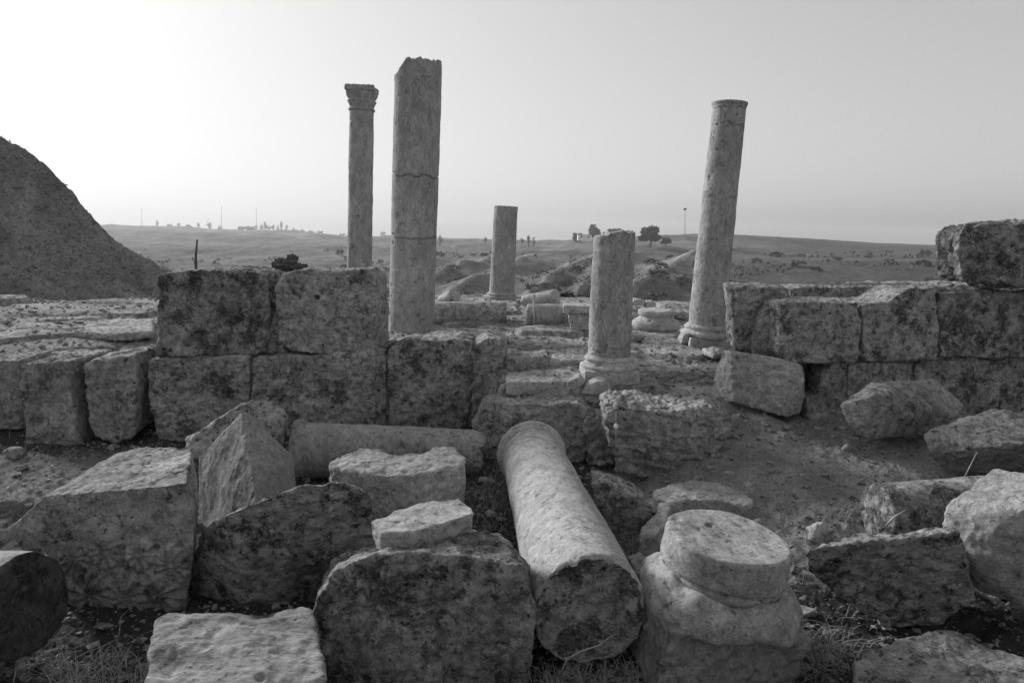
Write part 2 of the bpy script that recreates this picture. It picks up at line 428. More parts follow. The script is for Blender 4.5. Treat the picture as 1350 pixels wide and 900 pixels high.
dry_and_shade = .17 + .83 * sstep(.45, 1.05, gv[:, 0] + nz) * sstep(3.0, 3.7, gv[:, 1] + nz) + .40 * sstep(-1.3, -2.1, gv[:, 0] + nz) * sstep(3.4, 4.0, gv[:, 1] + nz * .5) * sstep(5.1, 4.6, gv[:, 1])  # full on the trodden right, low where the hollows' shade is painted in
da = go.data.attributes.new('dry', 'FLOAT', 'POINT'); da.data.foreach_set('value', dry_and_shade)
tag(submesh('terrace_paving', X, Y, Z, Fq[isT], M['pave']), kind='structure')
rs2 = np.exp(np.linspace(math.log(14), math.log(2500), 420)); rs2[0] = rs[-1]
X2, Y2 = polar(rs2); Z2 = H(X2, Y2)
ho = submesh('hills', X2, Y2, Z2, grid_faces(*X2.shape).reshape(-1, 4), M['hills']); tag(ho, kind='structure')
vc = np.empty(len(ho.data.vertices) * 3); ho.data.vertices.foreach_get('co', vc); vc = vc.reshape(-1, 3); PX = pxof(vc[:, 0], vc[:, 1]); RR = np.hypot(vc[:, 0], vc[:, 1])
Pn = vc * np.array([1, 1, 0]); e_ = fbm(Pn / 60, 3, 88)
fld = 1 - .42 * sstep(900, 1010, PX + 60 * e_) * (vc[:, 1] > 0)
fld = fld * (1 + .8 * (np.abs(spurd(vc[:, 0], vc[:, 1]) + 1.2 * fbm(Pn / 10, 3, 83)) < 1.0) * (RR < 260) * (RR > 100))
fld = fld * (1 + .35 * sstep(.1, .3, fbm(Pn * np.array([1 / 220, 1 / 40, 0]), 3, 89)) - .3 * sstep(.1, .3, fbm(Pn * np.array([1 / 160, 1 / 30, 0]), 3, 90)))
at_ = ho.data.attributes.new('field', 'FLOAT', 'POINT'); at_.data.foreach_set('value', fld)
# the mound on the left: its crest line runs away to the left
MY = 30.
gx, gy = np.meshgrid(np.linspace(-46, -7, 480), np.linspace(12, 52, 440))
crest = [(-900, 330), (-500, 240), (-300, 190), (-180, 165), (-90, 162), (0, 181), (40, 203), (78, 236), (112, 272), (150, 312), (180, 333), (212, 352), (300, 392), (500, 470)]
tx = np.linspace(-900, 500, 200); ty = np.interp(tx, [c[0] for c in crest], [c[1] for c in crest])
wx_ = np.array([at(a, b, MY).x for a, b in zip(tx, ty)]); wz_ = np.array([at(a, b, MY).z for a, b in zip(tx, ty)])
dY = gy - MY
gz = np.interp(gx - .012 * dY ** 2 * -1 * 0 + np.where(dY < 0, .95 * np.abs(dY), 1.03 * np.abs(dY)), wx_, wz_)
P = np.stack([gx, gy, gx * 0], -1).reshape(-1, 3)
gz = gz + (.16 * fbm(P * .35, 4, 91) + .16 * fbm(P * 1.6, 4, 92) + .10 * ridged(P * 3.1, 2, 93) - .1).reshape(gx.shape)
P2 = np.stack([gx * .25 , gy * 1.1, gx * 0], -1).reshape(-1, 3)
gz = gz + (.38 * ridged(P2, 3, 95) - .3).reshape(gx.shape) * sstep(0, 3, np.abs(dY) + 1)
gx_, gy_, gz_ = gx, gy, gz
tag(mkobj('mound', np.stack([gx, gy, gz], -1).reshape(-1, 3), grid_faces(*gx.shape).reshape(-1, 4), M['mound'], origin=(-25, 30, 0)), kind='structure')
# ------------------------------------------------------------------ left wall of squared blocks
def YL(px, py=0): return 5.3 + (px - 200) / 440 * .45
wl = empty('ashlar_wall', at(400, 590, 5.6)); wl.location.z = 0
tag(wl, 'long low lichened wall of large squared blocks, two courses, behind the fallen stones on the left', 'wall')
WB = dict(vox=.011, soft=1, chip=7, amp=.02, rough=.011)
rock('block', 'darkest top edge, left block of the upper course', None, [(207, 362), (240, 357), (320, 356), (352, 361), (355, 420), (351, 466), (280, 470), (207, 470)], lambda a, b: YL(a) + .03, (0, .5, 0), 'wall_dark', parent=wl, **WB)
def hole(co, N):
    h = at(418, 392, YL(418) + .03); d = np.hypot(co[:, 0] - h.x, co[:, 2] - h.z)
    co[:, 1] += np.where((d < .02) & (co[:, 1] < h.y + .12), .14, 0); return co
rock('block', 'paler block of the upper course with a small drilled hole', None, [(362, 380), (372, 362), (400, 355), (440, 357), (480, 355), (494, 366), (500, 420), (498, 462), (430, 468), (385, 464), (366, 450)], lambda a, b: YL(a) + .03, (0, .5, 0), 'block', parent=wl, custom=hole, vox=.007, soft=3, chip=14, amp=.016, rough=.009)
rock('mortar', None, None, [(335, 368), (375, 370), (380, 466), (340, 468)], lambda a, b: YL(a) + .10, (0, .3, 0), 'wall', parent=wl, **WB)
rock('block', None, None, [(194, 474), (240, 470), (326, 470), (330, 530), (330, 600), (206, 600), (198, 540)], lambda a, b: YL(a), (0, .6, 0), 'wall', parent=wl, **WB)
rock('block', None, None, [(330, 471), (420, 468), (507, 461), (509, 520), (508, 596), (330, 600)], lambda a, b: YL(a) - .02, (0, .6, 0), 'wall', parent=wl, **WB)
rock('block', None, None, [(511, 461), (530, 452), (600, 449), (622, 452), (626, 510), (610, 584), (512, 586)], lambda a, b: YL(a), (0, .55, 0), 'wall', parent=wl, **WB)
rock('block', 'narrow pale end block of the lower course', None, [(623, 456), (640, 447), (660, 450), (667, 462), (667, 520), (664, 575), (622, 578)], lambda a, b: YL(a) + .02, (0, .5, 0), 'block', parent=wl, **WB)
rock('mortar', None, None, [(214, 476), (505, 468), (655, 458), (655, 572), (505, 580), (214, 585)], lambda a, b: YL(a) + .035, (0, .3, 0), 'block', parent=wl, **WB)
# upright stones left of the wall
rock('upright_block', 'upright grey block cut off by the left edge of the photo', 'stone block', [(-70, 476), (24, 474), (28, 520), (30, 566), (-70, 570)], 5.5, (0, .5, 0), 'block', **WB)
rock('upright_block', 'upright block with a pale flat top, broader of the two standing left of the wall', 'stone block', [(27, 478), (92, 476), (94, 520), (103, 588), (35, 592), (28, 530)], 5.15, (0, .62, .0), 'block', **WB)
rock('upright_block', 'upright tapering block beside the dark gap at the left end of the wall', 'stone block', [(109, 482), (125, 474), (160, 470), (179, 466), (179, 520), (176, 575), (150, 584), (122, 576), (112, 540)], 5.2, (-.06, .5, 0), 'block', **WB)
rock('infill_stone', 'grey stone set back between the two upright blocks left of the wall', 'stone block', [(92, 480), (114, 480), (120, 580), (98, 584)], 5.45, (0, .3, 0), 'wall', **WB)
slab('flat_stone', 'pale broken slab on the terrace left of the upper wall block', 'paving slab', [(95, 435), (150, 420), (203, 419), (203, 436), (150, 440)], .64, .08, 'pale', vox=.015, soft=3, chip=15, amp=.02, rough=.01)
rock('loose_stone', 'small dark pointed stone on the terrace left of the wall', 'stone', [(152, 442), (172, 432), (184, 427), (194, 437), (193, 443)], 7.4, (0, .2, 0), 'wall_dark', vox=.012)
rock('loose_stone', 'small dark flat stone near the foot of the grassy mound', 'stone', [(50, 434), (56, 429), (70, 430), (73, 436), (60, 438)], 7.6, (0, .2, 0), 'wall_dark', vox=.012)
# ------------------------------------------------------------------ right wall
def YR(px, py=0): return 5.35 + (px - 1030) / 320 * .45
wr = empty('ashlar_wall', at(1180, 545, 5.6)); wr.location.z = .2
tag(wr, 'broad low wall of dark pitted blocks with a square drain hole, on the right', 'wall')
rock('block', 'corner block with a bright left end', None, [(963, 378), (990, 377), (1040, 380), (1040, 400), (1034, 470), (1000, 474), (980, 468), (969, 464)], lambda a, b: 5.70 + (a - 950) / 90 * .05, (.09, .5, 0), 'wall', parent=wr, **WB)
rock('block', 'narrow smooth pale upright stone', None, [(1005, 412), (1020, 392), (1032, 394), (1028, 474), (992, 470)], 5.6, (0, .2, 0), 'block', parent=wr, **WB)
rock('block', None, None, [(1028, 402), (1040, 398), (1133, 398), (1136, 440), (1134, 478), (1085, 481), (1040, 480), (1027, 465)], lambda a, b: YR(a), (0, .55, 0), 'wall', parent=wr, **WB)
rock('block', 'block with a broken, stepped top edge', None, [(1137, 400), (1170, 398), (1200, 380), (1235, 378), (1238, 420), (1236, 474), (1138, 478)], lambda a, b: YR(a) + .01, (0, .55, 0), 'wall', parent=wr, **WB)
rock('block', 'darkest block of the upper course', None, [(1239, 386), (1290, 384), (1440, 385), (1440, 472), (1300, 472), (1240, 470)], lambda a, b: YR(a), (0, .55, 0), 'wall_dark', parent=wr, **WB)
rock('block', 'back row block', None, [(1045, 379), (1240, 376), (1400, 374), (1400, 440), (1045, 440)], 6.15, (0, .5, 0), 'wall', parent=wr, **WB)
V, Fc = hull([at(963, 462, 5.28), at(1010, 468, 5.24), at(1054, 481, 5.2), at(1059, 500, 5.2), at(1047, 546, 5.18), at(1036, 549, 5.18), at(990, 538, 5.24), at(966, 529, 5.3), at(954, 461, 5.5), at(941, 500, 5.6), at(938, 528, 5.6), at(960, 465, 5.9), at(1060, 481, 5.8), at(1060, 540, 5.8), at(950, 530, 5.9)])
o = carve('block', V, Fc, M['pale'], wr, vox=.009, soft=0, chip=3, amp=.015, rough=.009); o['label'] = 'bright pale block tilted at the wall corner'
rock('block', None, None, [(1082, 484), (1117, 482), (1118, 565), (1066, 565), (1062, 524), (1080, 521)], lambda a, b: YR(a) + .06, (0, .5, 0), 'wall', parent=wr, **WB)
rock('block', None, None, [(1118, 480), (1203, 477), (1204, 560), (1118, 562)], lambda a, b: YR(a) + .06, (0, .5, 0), 'wall', parent=wr, **WB)
rock('block', None, None, [(1206, 476), (1330, 475), (1440, 475), (1440, 560), (1206, 560)], lambda a, b: YR(a) + .05, (0, .5, 0), 'wall_dark', parent=wr, **WB)
rock('mortar', None, None, [(1045, 408), (1235, 408), (1440, 392), (1440, 470), (1045, 470)], lambda a, b: YR(a) + .04, (0, .3, 0), 'wall', parent=wr, **WB)
rock('mortar', None, None, [(1092, 470), (1235, 466), (1440, 464), (1440, 555), (1092, 556)], lambda a, b: YR(a) + .08, (0, .3, 0), 'wall', parent=wr, **WB)
rock('infill', None, None, [(1040, 484), (1090, 484), (1090, 560), (1040, 560)], 5.95, (0, .2, 0), 'wall_dark', parent=wr, **WB)
rock('cap_boulder', 'large rough pitted block resting on top of the right wall', 'stone block',
     [(1262, 340), (1264, 308), (1272, 297), (1310, 294), (1420, 291), (1420, 378), (1280, 376), (1268, 366)], lambda a, b: 5.6 + (a - 1233) / 100 * .02, (.14, .5, 0), 'wall_dark', vox=.011, soft=1, chip=8, amp=.045, rough=.018)
# ------------------------------------------------------------------ middle blocks at the terrace's near edge
rock('stone_block', 'squat rounded block at the far end of the fallen column, in the middle', 'stone block',
     [(622, 560), (632, 540), (655, 531), (720, 533), (765, 528), (785, 545), (780, 590), (760, 620), (640, 625), (625, 600)], lambda a, b: 4.98, (0, .42, 0), 'block', scale=.97, vox=.010, soft=2, chip=10, amp=.025, rough=.012)
rock('stone_block', 'pale layered stone wedged between the two middle blocks', 'stone block',
     [(768, 548), (806, 546), (812, 600), (808, 622), (772, 620)], 4.95, (0, .4, 0), 'pale', vox=.011, amp=.03, rough=.015)
rock('stone_block', 'broad rough block with a broken dark face, right of the fallen column', 'stone block',
     [(800, 545), (815, 537), (880, 543), (935, 536), (963, 545), (962, 565), (945, 600), (925, 632), (850, 632), (812, 622), (803, 590)], lambda a, b: 4.62 + (a - 880) / 100 * .1, (.0, .48, .02), 'block', vox=.009, soft=1, chip=9, amp=.035, rough=.014, strata=.012)
# ------------------------------------------------------------------ foreground stones
ST = dict(vox=.008, soft=1, chip=8, amp=.025, rough=.010)
slab('stone_block', 'block with a streaked flat top at the bottom edge, left of the big boulder', 'stone block',
     [(205, 818), (220, 812), (395, 800), (412, 806), (448, 985), (170, 985)], .27, .3, 'pale_streaked', bscale=.97, vox=.007, soft=2, chip=10, amp=.03, rough=.005)
V, Fc = hull(face([(411, 806), (424, 778), (444, 750), (484, 731), (556, 728), (640, 736), (692, 748), (702, 800), (704, 850), (690, 950), (450, 955), (418, 860)], 2.34)
             + [onz(560, 716, .46), onz(625, 700, .47), onz(660, 706, .46), onz(694, 742, .42), onz(700, 760, .1), onz(490, 722, .30), onz(440, 730, .15), onz(600, 700, .0)])
tag(carve('big_boulder', V, Fc, M['boulder'], vox=.0075, soft=1, chip=8, amp=.025, rough=.010, strata=.004),
    'biggest boulder, dark lichened front and pale upper rim, at the bottom centre', 'boulder')
V, Fc = hull([at(296, 680, 2.84), at(345, 655, 2.84), at(400, 641, 2.86), at(452, 637, 2.9), at(486, 652, 2.95), at(505, 700, 3.0), at(500, 762, 3.0), at(412, 818, 2.98), at(312, 812, 2.90), at(262, 704, 3.08), at(250, 762, 3.02), at(262, 806, 3.02), at(276, 690, 3.06), at(350, 672, 3.2), at(450, 655, 3.25), at(280, 760, 3.3), at(480, 760, 3.3)])
tag(carve('leaning_block', V, Fc, M['boulder_bedded'], vox=.0075, soft=1, chip=6, amp=.022, rough=.009), 'broad dark speckled slab leaning forward, a paler facet on its left end', 'stone block')
# carved block
def relief(co, N):
    a = at(165, 740, 2.85); u = co[:, 0] - a.x; v = co[:, 2] - a.z
    front = sstep(.45, .8, -N[:, 1]); low = sstep(.13, .02, v)
    d = np.zeros(len(co))
    for (cx, cz, R, s) in ((-.17, -.17, .13, 1), (-.02, -.19, .14, 1), (.13, -.17, .13, 1), (.20, -.02, .10, 1), (.06, .03, .08, -1), (-.10, .04, .09, 1), (-.24, .0, .09, -1)):
        q = np.hypot(u - cx, (v - cz) * .9); an = np.arctan2(v - cz, u - cx)
        w = sstep(R, R * .75, q); rip = np.sin(an * 11 + q * 20) * .5 + .5
        d = np.maximum(d, w * (.010 + .012 * rip))
    hl = sum(sstep(.024, .008, np.hypot(u - x_, (v - z_) * 1.5)) for x_, z_ in ((-.075, .035), (-.03, .055), (.13, .06), (.0, -.05), (-.2, -.06)))
    co[:, 1] += front * low * (.016 - d) * 1.3 + front * .03 * hl
    return co
V, Fc = prism(face([(8, 700), (58, 655), (150, 647), (246, 636), (257, 690), (246, 800), (240, 812), (90, 815), (76, 745), (30, 728)], lambda a, b: 2.86),
              [at(95, 640, 3.15), at(110, 622, 3.35), at(178, 588, 3.5), at(254, 586, 3.5), at(262, 640, 3.5), at(256, 730, 3.45), at(250, 745, 3.4), at(120, 750, 3.3), at(100, 700, 3.2), at(60, 680, 3.1)])
tag(carve('carved_block', V, Fc, M['block'], vox=.0065, soft=1, chip=6, amp=.014, rough=.006, custom=relief),
    'large block with worn leaf carving on its front and a rough pale top', 'carved block')
# pyramid rocks
V, Fc = hull([at(319, 542, 3.74), at(329, 546, 3.8), at(261, 602, 3.9), at(262, 702, 3.75), at(345, 708, 3.22), at(342, 640, 3.42), at(392, 650, 3.72), at(386, 598, 3.84), at(392, 700, 3.75), at(300, 640, 4.1), at(378, 640, 4.1)])
tag(carve('pointed_rock', V, Fc, M['smooth'], vox=.008, soft=2, chip=4, amp=.014, rough=.0028), 'smooth grey pointed rock like a pyramid, behind the carved block', 'rock')
V, Fc = hull([at(246, 578, 4.3), at(290, 550, 4.3), at(330, 527, 4.35), at(362, 531, 4.35), at(378, 548, 4.3), at(374, 572, 4.25), at(300, 620, 4.2), at(250, 600, 4.2), at(262, 570, 4.7), at(330, 535, 4.8), at(378, 560, 4.7), at(370, 610, 4.6), at(260, 620, 4.6)])
tag(carve('rough_rock', V, Fc, M['block'], vox=.009, soft=1, chip=6, amp=.035, rough=.009), 'low light-topped rock peeping out behind the pyramid-shaped rock', 'rock')
# half-round drum piece
def notch(co, N):
    a = onz(537, 588, .43); d = np.hypot(co[:, 0] - a.x, (co[:, 1] - a.y) * .8)
    co[:, 2] -= .05 * sstep(.17, .10, d) * sstep(.33, .40, co[:, 2]); return co
slab('drum_fragment', 'pale half-round column drum with a scooped notch in the back of its top', 'column drum',
     [(434, 608), (446, 597), (478, 590), (540, 586), (598, 588), (614, 602), (613, 610), (600, 617), (560, 624), (510, 626), (462, 622), (438, 616)], .43, .36, 'pale', bscale=.98, custom=notch, vox=.008, soft=3, chip=14, amp=.018, rough=.008)
slab('flat_stone', 'small flat pale stone with a split edge lying on the big boulder', 'stone',
     [(490, 688), (518, 673), (568, 657), (602, 650), (622, 664), (626, 675), (588, 688), (545, 702), (503, 703)], .56, .16, 'pale', bscale=.93, vox=.006, soft=2, chip=8, amp=.015, rough=.0045)
rock('wedge_stone', 'dark wedge shaped stone beside the right flank of the fallen column', 'stone',
     [(777, 632), (800, 636), (850, 660), (853, 690), (835, 704), (800, 700), (782, 670)], 3.75, (.05, .3, -.05), 'wall', vox=.008, soft=3, chip=14, amp=.03, rough=.01)
g_ = onz(1078, 704, .05); V, Fc = hull([g_ + Vector((x * .075, y * .07, z * .075)) for x, y, z in ((-1.1, 0, -.4), (-.9, .3, .5), (-.3, -.2, .95), (.5, 0, 1.0), (1.1, .2, .4), (1.0, -.5, -.4), (0, -1, -.5), (-.6, -.9, 0), (.4, -.8, .5), (0, 1, .6), (.6, .9, -.4), (-.7, .8, -.4))])
tag(carve('small_stone', V, Fc, M['pale'], vox=.006, soft=1, chip=4, amp=.03, rough=.006), 'small pale pitted stone on the bare earth right of the round pedestal', 'stone')
V, Fc = hull(face([(1057, 730), (1130, 716), (1180, 707), (1262, 702), (1276, 740), (1286, 790), (1240, 822), (1170, 828), (1110, 790), (1062, 752)], lambda a, b: 2.78 - (820 - b) / 100 * .08)
             + [onz(1062, 724, .42), onz(1130, 703, .45), onz(1255, 698, .47), onz(1280, 760, .1), onz(1150, 760, .0)])
tag(carve('stone_block', V, Fc, M['boulder_bedded'], **ST), 'wide dark block with a thin pale top, right of the round pedestal', 'stone block')
slab('stone_block', 'smooth pale block cut by the bottom right corner of the photo', 'stone block',
     [(1127, 868), (1142, 848), (1240, 828), (1272, 836), (1420, 890), (1420, 990), (1110, 990)], .22, .3, 'block', bscale=1., vox=.008, soft=3, chip=28, amp=.03, rough=.008)
V, Fc = hull([at(1241, 690, 2.95), at(1256, 660, 2.95), at(1310, 616, 3.1), at(1350, 624, 3.1), at(1440, 640, 3.1), at(1280, 732, 2.85), at(1263, 702, 2.9), at(1350, 672, 2.72), at(1440, 650, 2.7), at(1290, 780, 2.9), at(1440, 820, 2.7), at(1350, 800, 2.75), at(1300, 690, 3.4), at(1440, 690, 3.5), at(1300, 760, 3.3)])
tag(carve('pointed_boulder', V, Fc, M['pale'], vox=.0085, soft=2, chip=8, amp=.018, rough=.005), 'jagged boulder with a bright pitted slope, cut by the right edge of the photo', 'boulder')
V, Fc = hull([at(1220, 574, 4.0), at(1232, 562, 4.05), at(1262, 552, 4.1), at(1312, 540, 4.2), at(1350, 545, 4.2), at(1440, 555, 4.2), at(1222, 600, 3.98), at(1236, 617, 4.0), at(1300, 590, 3.72), at(1440, 578, 3.6), at(1440, 640, 4.5), at(1260, 600, 4.5), at(1440, 620, 4.5), at(1330, 625, 4.1)])
tag(carve('rough_rock', V, Fc, M['block'], vox=.01, soft=1, chip=7, amp=.035, rough=.010), 'overhanging rock with a black shaded underside at the right edge, below the wall', 'rock')
V, Fc = hull([at(1108, 535, 4.6), at(1125, 520, 4.7), at(1150, 504, 4.75), at(1190, 500, 4.9), at(1232, 499, 4.95), at(1272, 534, 4.9), at(1262, 548, 4.7), at(1160, 540, 4.5), at(1157, 520, 4.5), at(1150, 580, 4.55), at(1124, 562, 4.55), at(1230, 572, 4.7), at(1240, 560, 5.1), at(1150, 560, 5.1)])
tag(carve('angular_rock', V, Fc, M['block'], vox=.01, soft=1, chip=4, amp=.018, rough=.009), 'angular pale rock with a bright left facet, lying in front of the right wall', 'rock')
# ------------------------------------------------------------------ fallen columns
def worn_ends(L0, L1, a0=.02, a1=.02, f=9):
    def c(L, seed):
        P = L.copy(); P[:, 2] *= .3
        r = np.hypot(L[:, 0], L[:, 1])
        n = fbm(P * f, 4, seed + 40)
        L[:, 2] += n * (a0 * sstep(L0 + .12, L0, L[:, 2]) + a1 * sstep(L1 - .12, L1, L[:, 2]))
        ch = .013 * sstep(.02, .30, fbm(L * 13, 3, seed + 50)) * (sstep(L0 + .05, L0, L[:, 2]) + sstep(L1 - .05, L1, L[:, 2])) * (r > .1)
        L[:, 0] *= 1 - ch / (r + 1e-6); L[:, 1] *= 1 - ch / (r + 1e-6)
        return L
    return c
def fallen(name, label, c0, c1, r0, r1, mat, ring0=0, ring1=0, a0=.02, a1=.02, amp=.004, endmat=None, **k):
    Lg = (c1 - c0).length; t = empty(name, ((c0 + c1) / 2)); tag(t, label, 'fallen column')
    pr = [(0, 0), (r0 - .012, 0), (r0, .012)]; n = 12
    for i in range(1, n): pr.append((r0 + (r1 - r0) * i / n, Lg * i / n))
    pr += [(r1, Lg - .012), (r1 - .012, Lg), (0, Lg)]
    sh_ = lathe('shaft', c0, c1, pr, M[mat], t, amp=amp, custom=worn_ends(0, Lg, a0, a1), **k)
    if endmat:      # end face: dark lichen on the long column, painted shade on the stub
        sh_.data.materials.append(M[endmat]); sg = k.get('seg', 96); nf = len(sh_.data.polygons); nc_ = sg * int((r0 - .006) / k.get('ds', .012))
        sh_.data.polygons.foreach_set('material_index', [1 if i < nc_ else 0 for i in range(nf)])
    d = (c1 - c0).normalized()
    def ring(c, e, r, w):
        p = [(r - .02, 0), (r + w * .6, .0), (r + w, .02), (r + w, .05), (r + w * .5, .065), (r + w * .4, .085), (r - .02, .10)]
        lathe('moulding', c, c + e, p, M[mat], t, ds=.005, amp=.002)
    if ring0: ring(c0 - d * .001, d, r0, ring0)
    if ring1: ring(c1 + d * .001, -d, r1, ring1)
    return t
RN = .232
nc = onz(778, 806, RN); fc = onz(700, 597, .235)
fallen('fallen_column', 'long pale smooth column lying towards the viewer, its round end in the foreground', nc, fc, RN, .195, 'column_pale', ring1=.034, a0=.03, seg=128, ds=.01, endmat='boulder')
a = at(387, 594, 4.55); b = at(630, 595, 4.72)
fallen('fallen_column', 'grey column lying sideways below the left wall, moulded ring on its left end', a, b, .195, .158, 'column', ring0=.022, a0=.01, a1=.09, amp=.008, rough=.004, endmat=None)
a = at(36, 798, 2.42); b = at(-210, 790, 2.60)
fallen('fallen_column', 'stub of a fallen column in deep shade at the left edge, a bright rim on its end', a, b, .20, .20, 'column', a0=.015, endmat='crust')
a = at(1155, 676, 3.35); b = at(1400, 660, 3.45)
fallen('fallen_column', 'dark half-buried column with a broken end, lying behind the wide dark block', a, b, .15, .16, 'wall_dark', a0=.012, amp=.005)
DR = dict(amp=.008, ds=.02)
z0 = TZ
a = at(560, 415, 9.0); b = at(668, 415, 9.0)
fallen('fallen_shaft', 'pale column shaft lying sideways on the paving beside the tall broken column', a, b, .175, .175, 'block', a0=.01, a1=.01, **DR)
a = at(695, 417, 8.8); b = at(800, 418, 8.7)
fallen('fallen_shaft', 'shorter grey shaft lying on the paving beyond the stepped pedestal', a, b, .165, .165, 'column', a0=.01, a1=.01, **DR)
a = at(581, 398, 10.2); b = at(601, 388, 10.0)
fallen('fallen_shaft', 'short bright column stub tilted up behind the lying shaft', a, b, .08, .11, 'pale', a0=.01, a1=.01, **DR)
a = at(690, 397, 10.6); b = at(735, 391, 10.3)
fallen('fallen_shaft', 'small pale column piece lying among the dark bushes at the paving edge', a, b, .09, .12, 'pale', a0=.01, a1=.01, **DR)
# ------------------------------------------------------------------ standing columns
def crackf(Lg, specs):
    """specs: (height, slope amplitude, width, depth)"""
    def c(L, seed):
        th = np.arctan2(L[:, 1], L[:, 0]); r = np.hypot(L[:, 0], L[:, 1]) + 1e-9
        q = np.stack([L[:, 0] * 6, L[:, 1] * 6, L[:, 2] * 0], -1)
        for (h, sl, w, dp) in specs:
            zc = h + sl * np.sin(th * 1 + h * 5) + .055 * fbm(q, 4, int(h * 100))
            ww = w * (.6 + .8 * (fbm(q * 2, 2, int(h * 70)) + .5))
            k = sstep(ww, ww * .3, np.abs(L[:, 2] - zc)) * dp
            L[:, 0] *= 1 - k / r; L[:, 1] *= 1 - k / r
        return L
    return c
def standing(name, label, px0, py0, px1, py1, Y, w0, w1, mat, z=None, cracks=(), top='flat', ds=.012):
    c0 = at(px0, py0, Y); 
    c1 = at(px1, py1, Y); Lg = (c1 - c0).length
    k = c0.y / cp_ / F
    r0, r1 = w0 / 2 / F * (Y / cp_) * 1., w1 / 2 / F * (Y / cp_)
    t = empty(name, c0); tag(t, label, 'column')
    pr = [(0, 0), (r0, 0)]
    for i in range(1, 14): pr.append((r0 + (r1 - r0) * i / 14, Lg * i / 14))
    pr += [(r1, Lg), (0, Lg)]
    cf = crackf(Lg, cracks)
    def cust(L, seed):
        L = cf(L, seed)
        if top == 'broken':
            q = np.stack([L[:, 0] * 9, L[:, 1] * 9, L[:, 2] * 0], -1)
            L[:, 2] += sstep(Lg - .25, Lg, L[:, 2]) * (.10 * fbm(q, 3, 5) - .16 * sstep(-.25 * r1, -r1, L[:, 0]) )
        return L
    lathe('shaft', c0, c1, pr, M[mat], t, ds=ds, custom=cust, amp=.006, rough=.003)
    return t, c0, c1, r0, r1
def base_parts(t, c, axis, r, mat, plinth=1.9, sc=1.):
    """attic base: fillet, torus, hollow, torus on a square plinth, c = foot of shaft"""
    p0 = c - axis * .12 * sc
    pr = [(0, 0), (r * 1.28, 0), (r * 1.33, .015 * sc), (r * 1.34, .04 * sc), (r * 1.26, .06 * sc), (r * 1.15, .065 * sc), (r * 1.12, .085 * sc), (r * 1.17, .10 * sc), (r * 1.18, .12 * sc), (r * 1.08, .135 * sc), (r * 1.04, .15 * sc), (0, .151 * sc)]
    lathe('base_moulding', p0, c, pr, M[mat], t, ds=.006, amp=.010, rough=.004)
    h = r * plinth * .72; q = p0
    bx_, f = box(q.x - h, q.x + h, q.y - h, q.y + h, q.z - .16, q.z + .004)
    carve('plinth', bx_, f, M[mat], t, vox=.010, soft=1, chip=6, amp=.012, rough=.006)
standing('broken_column', 'tallest, thickest column with two cracks and a jagged broken top', 542, 439, 552, 84, 8.1, 59, 58, 'column', cracks=((1.16, .03, .012, .03), (1.86, -.04, .011, .028), (.5, .02, .004, .008)), top='broken', ds=.008)
# column with capital
t, c0, c1, r0, r1 = standing('capital_column', 'slim column crowned by a leafy capital, left of the tallest column', 473, 425, 477, 146, 9.4, 32, 30, 'column', cracks=((2.05, .01, .006, .01),))
ax = (c1 - c0).normalized()
def leafy(L, seed):
    th = np.arctan2(L[:, 1], L[:, 0]); r = np.hypot(L[:, 0], L[:, 1]) + 1e-9; z = L[:, 2]
    k = .018 * sstep(.0, .03, z) * (np.abs(np.cos(th * 4)) ** .6) * (1 - sstep(.11, .13, z)) * sstep(.02, .12, z)
    k += .032 * sstep(.11, .2, z) * np.abs(np.cos(th * 4 + .8)) ** .7
    k += .018 * sstep(.19, .26, z) * np.abs(np.cos(th * 2 + math.pi / 2))
    k = k * (r > .02)
    L[:, 0] *= 1 + k / r; L[:, 1] *= 1 + k / r; return L
cb = c1 - ax * .004
o = lathe('capital', cb, cb + ax, [(r1 * .9, -.01), (r1 * 1.12, 0), (r1 * 1.12, .02), (r1 * 1.0, .03), (r1 * 1.05, .09), (r1 * 1.15, .12), (r1 * 1.05, .13), (r1 * 1.15, .19), (r1 * 1.15, .235), (0, .24)], M['column'], t, ds=.007, custom=leafy, amp=.008, rough=.006)
q = cb + ax * .232; h = .187
ab = []
for k in range(4):
    an = math.pi / 2 * k + math.pi / 4
    for da, rr in ((-.09, 1.36), (.09, 1.36), (math.pi / 4, .93)): ab.append((q.x + h * rr * math.cos(an + da), q.y + h * rr * math.sin(an + da)))
V, Fc = prism([Vector((x, y, q.z)) for x, y in ab], [Vector((x, y, q.z + .075)) for x, y in ab])
carve('abacus', V, Fc, M['column'], t, vox=.008, soft=2, chip=6, amp=.01, rough=.005)
# pillar far
t, c0, c1, r0, r1 = standing('short_column', 'short flat-topped column standing alone far behind the others', 661, 396, 667, 272, 12., 33, 30, 'column', cracks=((.35, .05, .006, .006),))
base_parts(t, c0 + (c1 - c0).normalized() * .12, (c1 - c0).normalized(), r0, 'column', 1.5, .6)
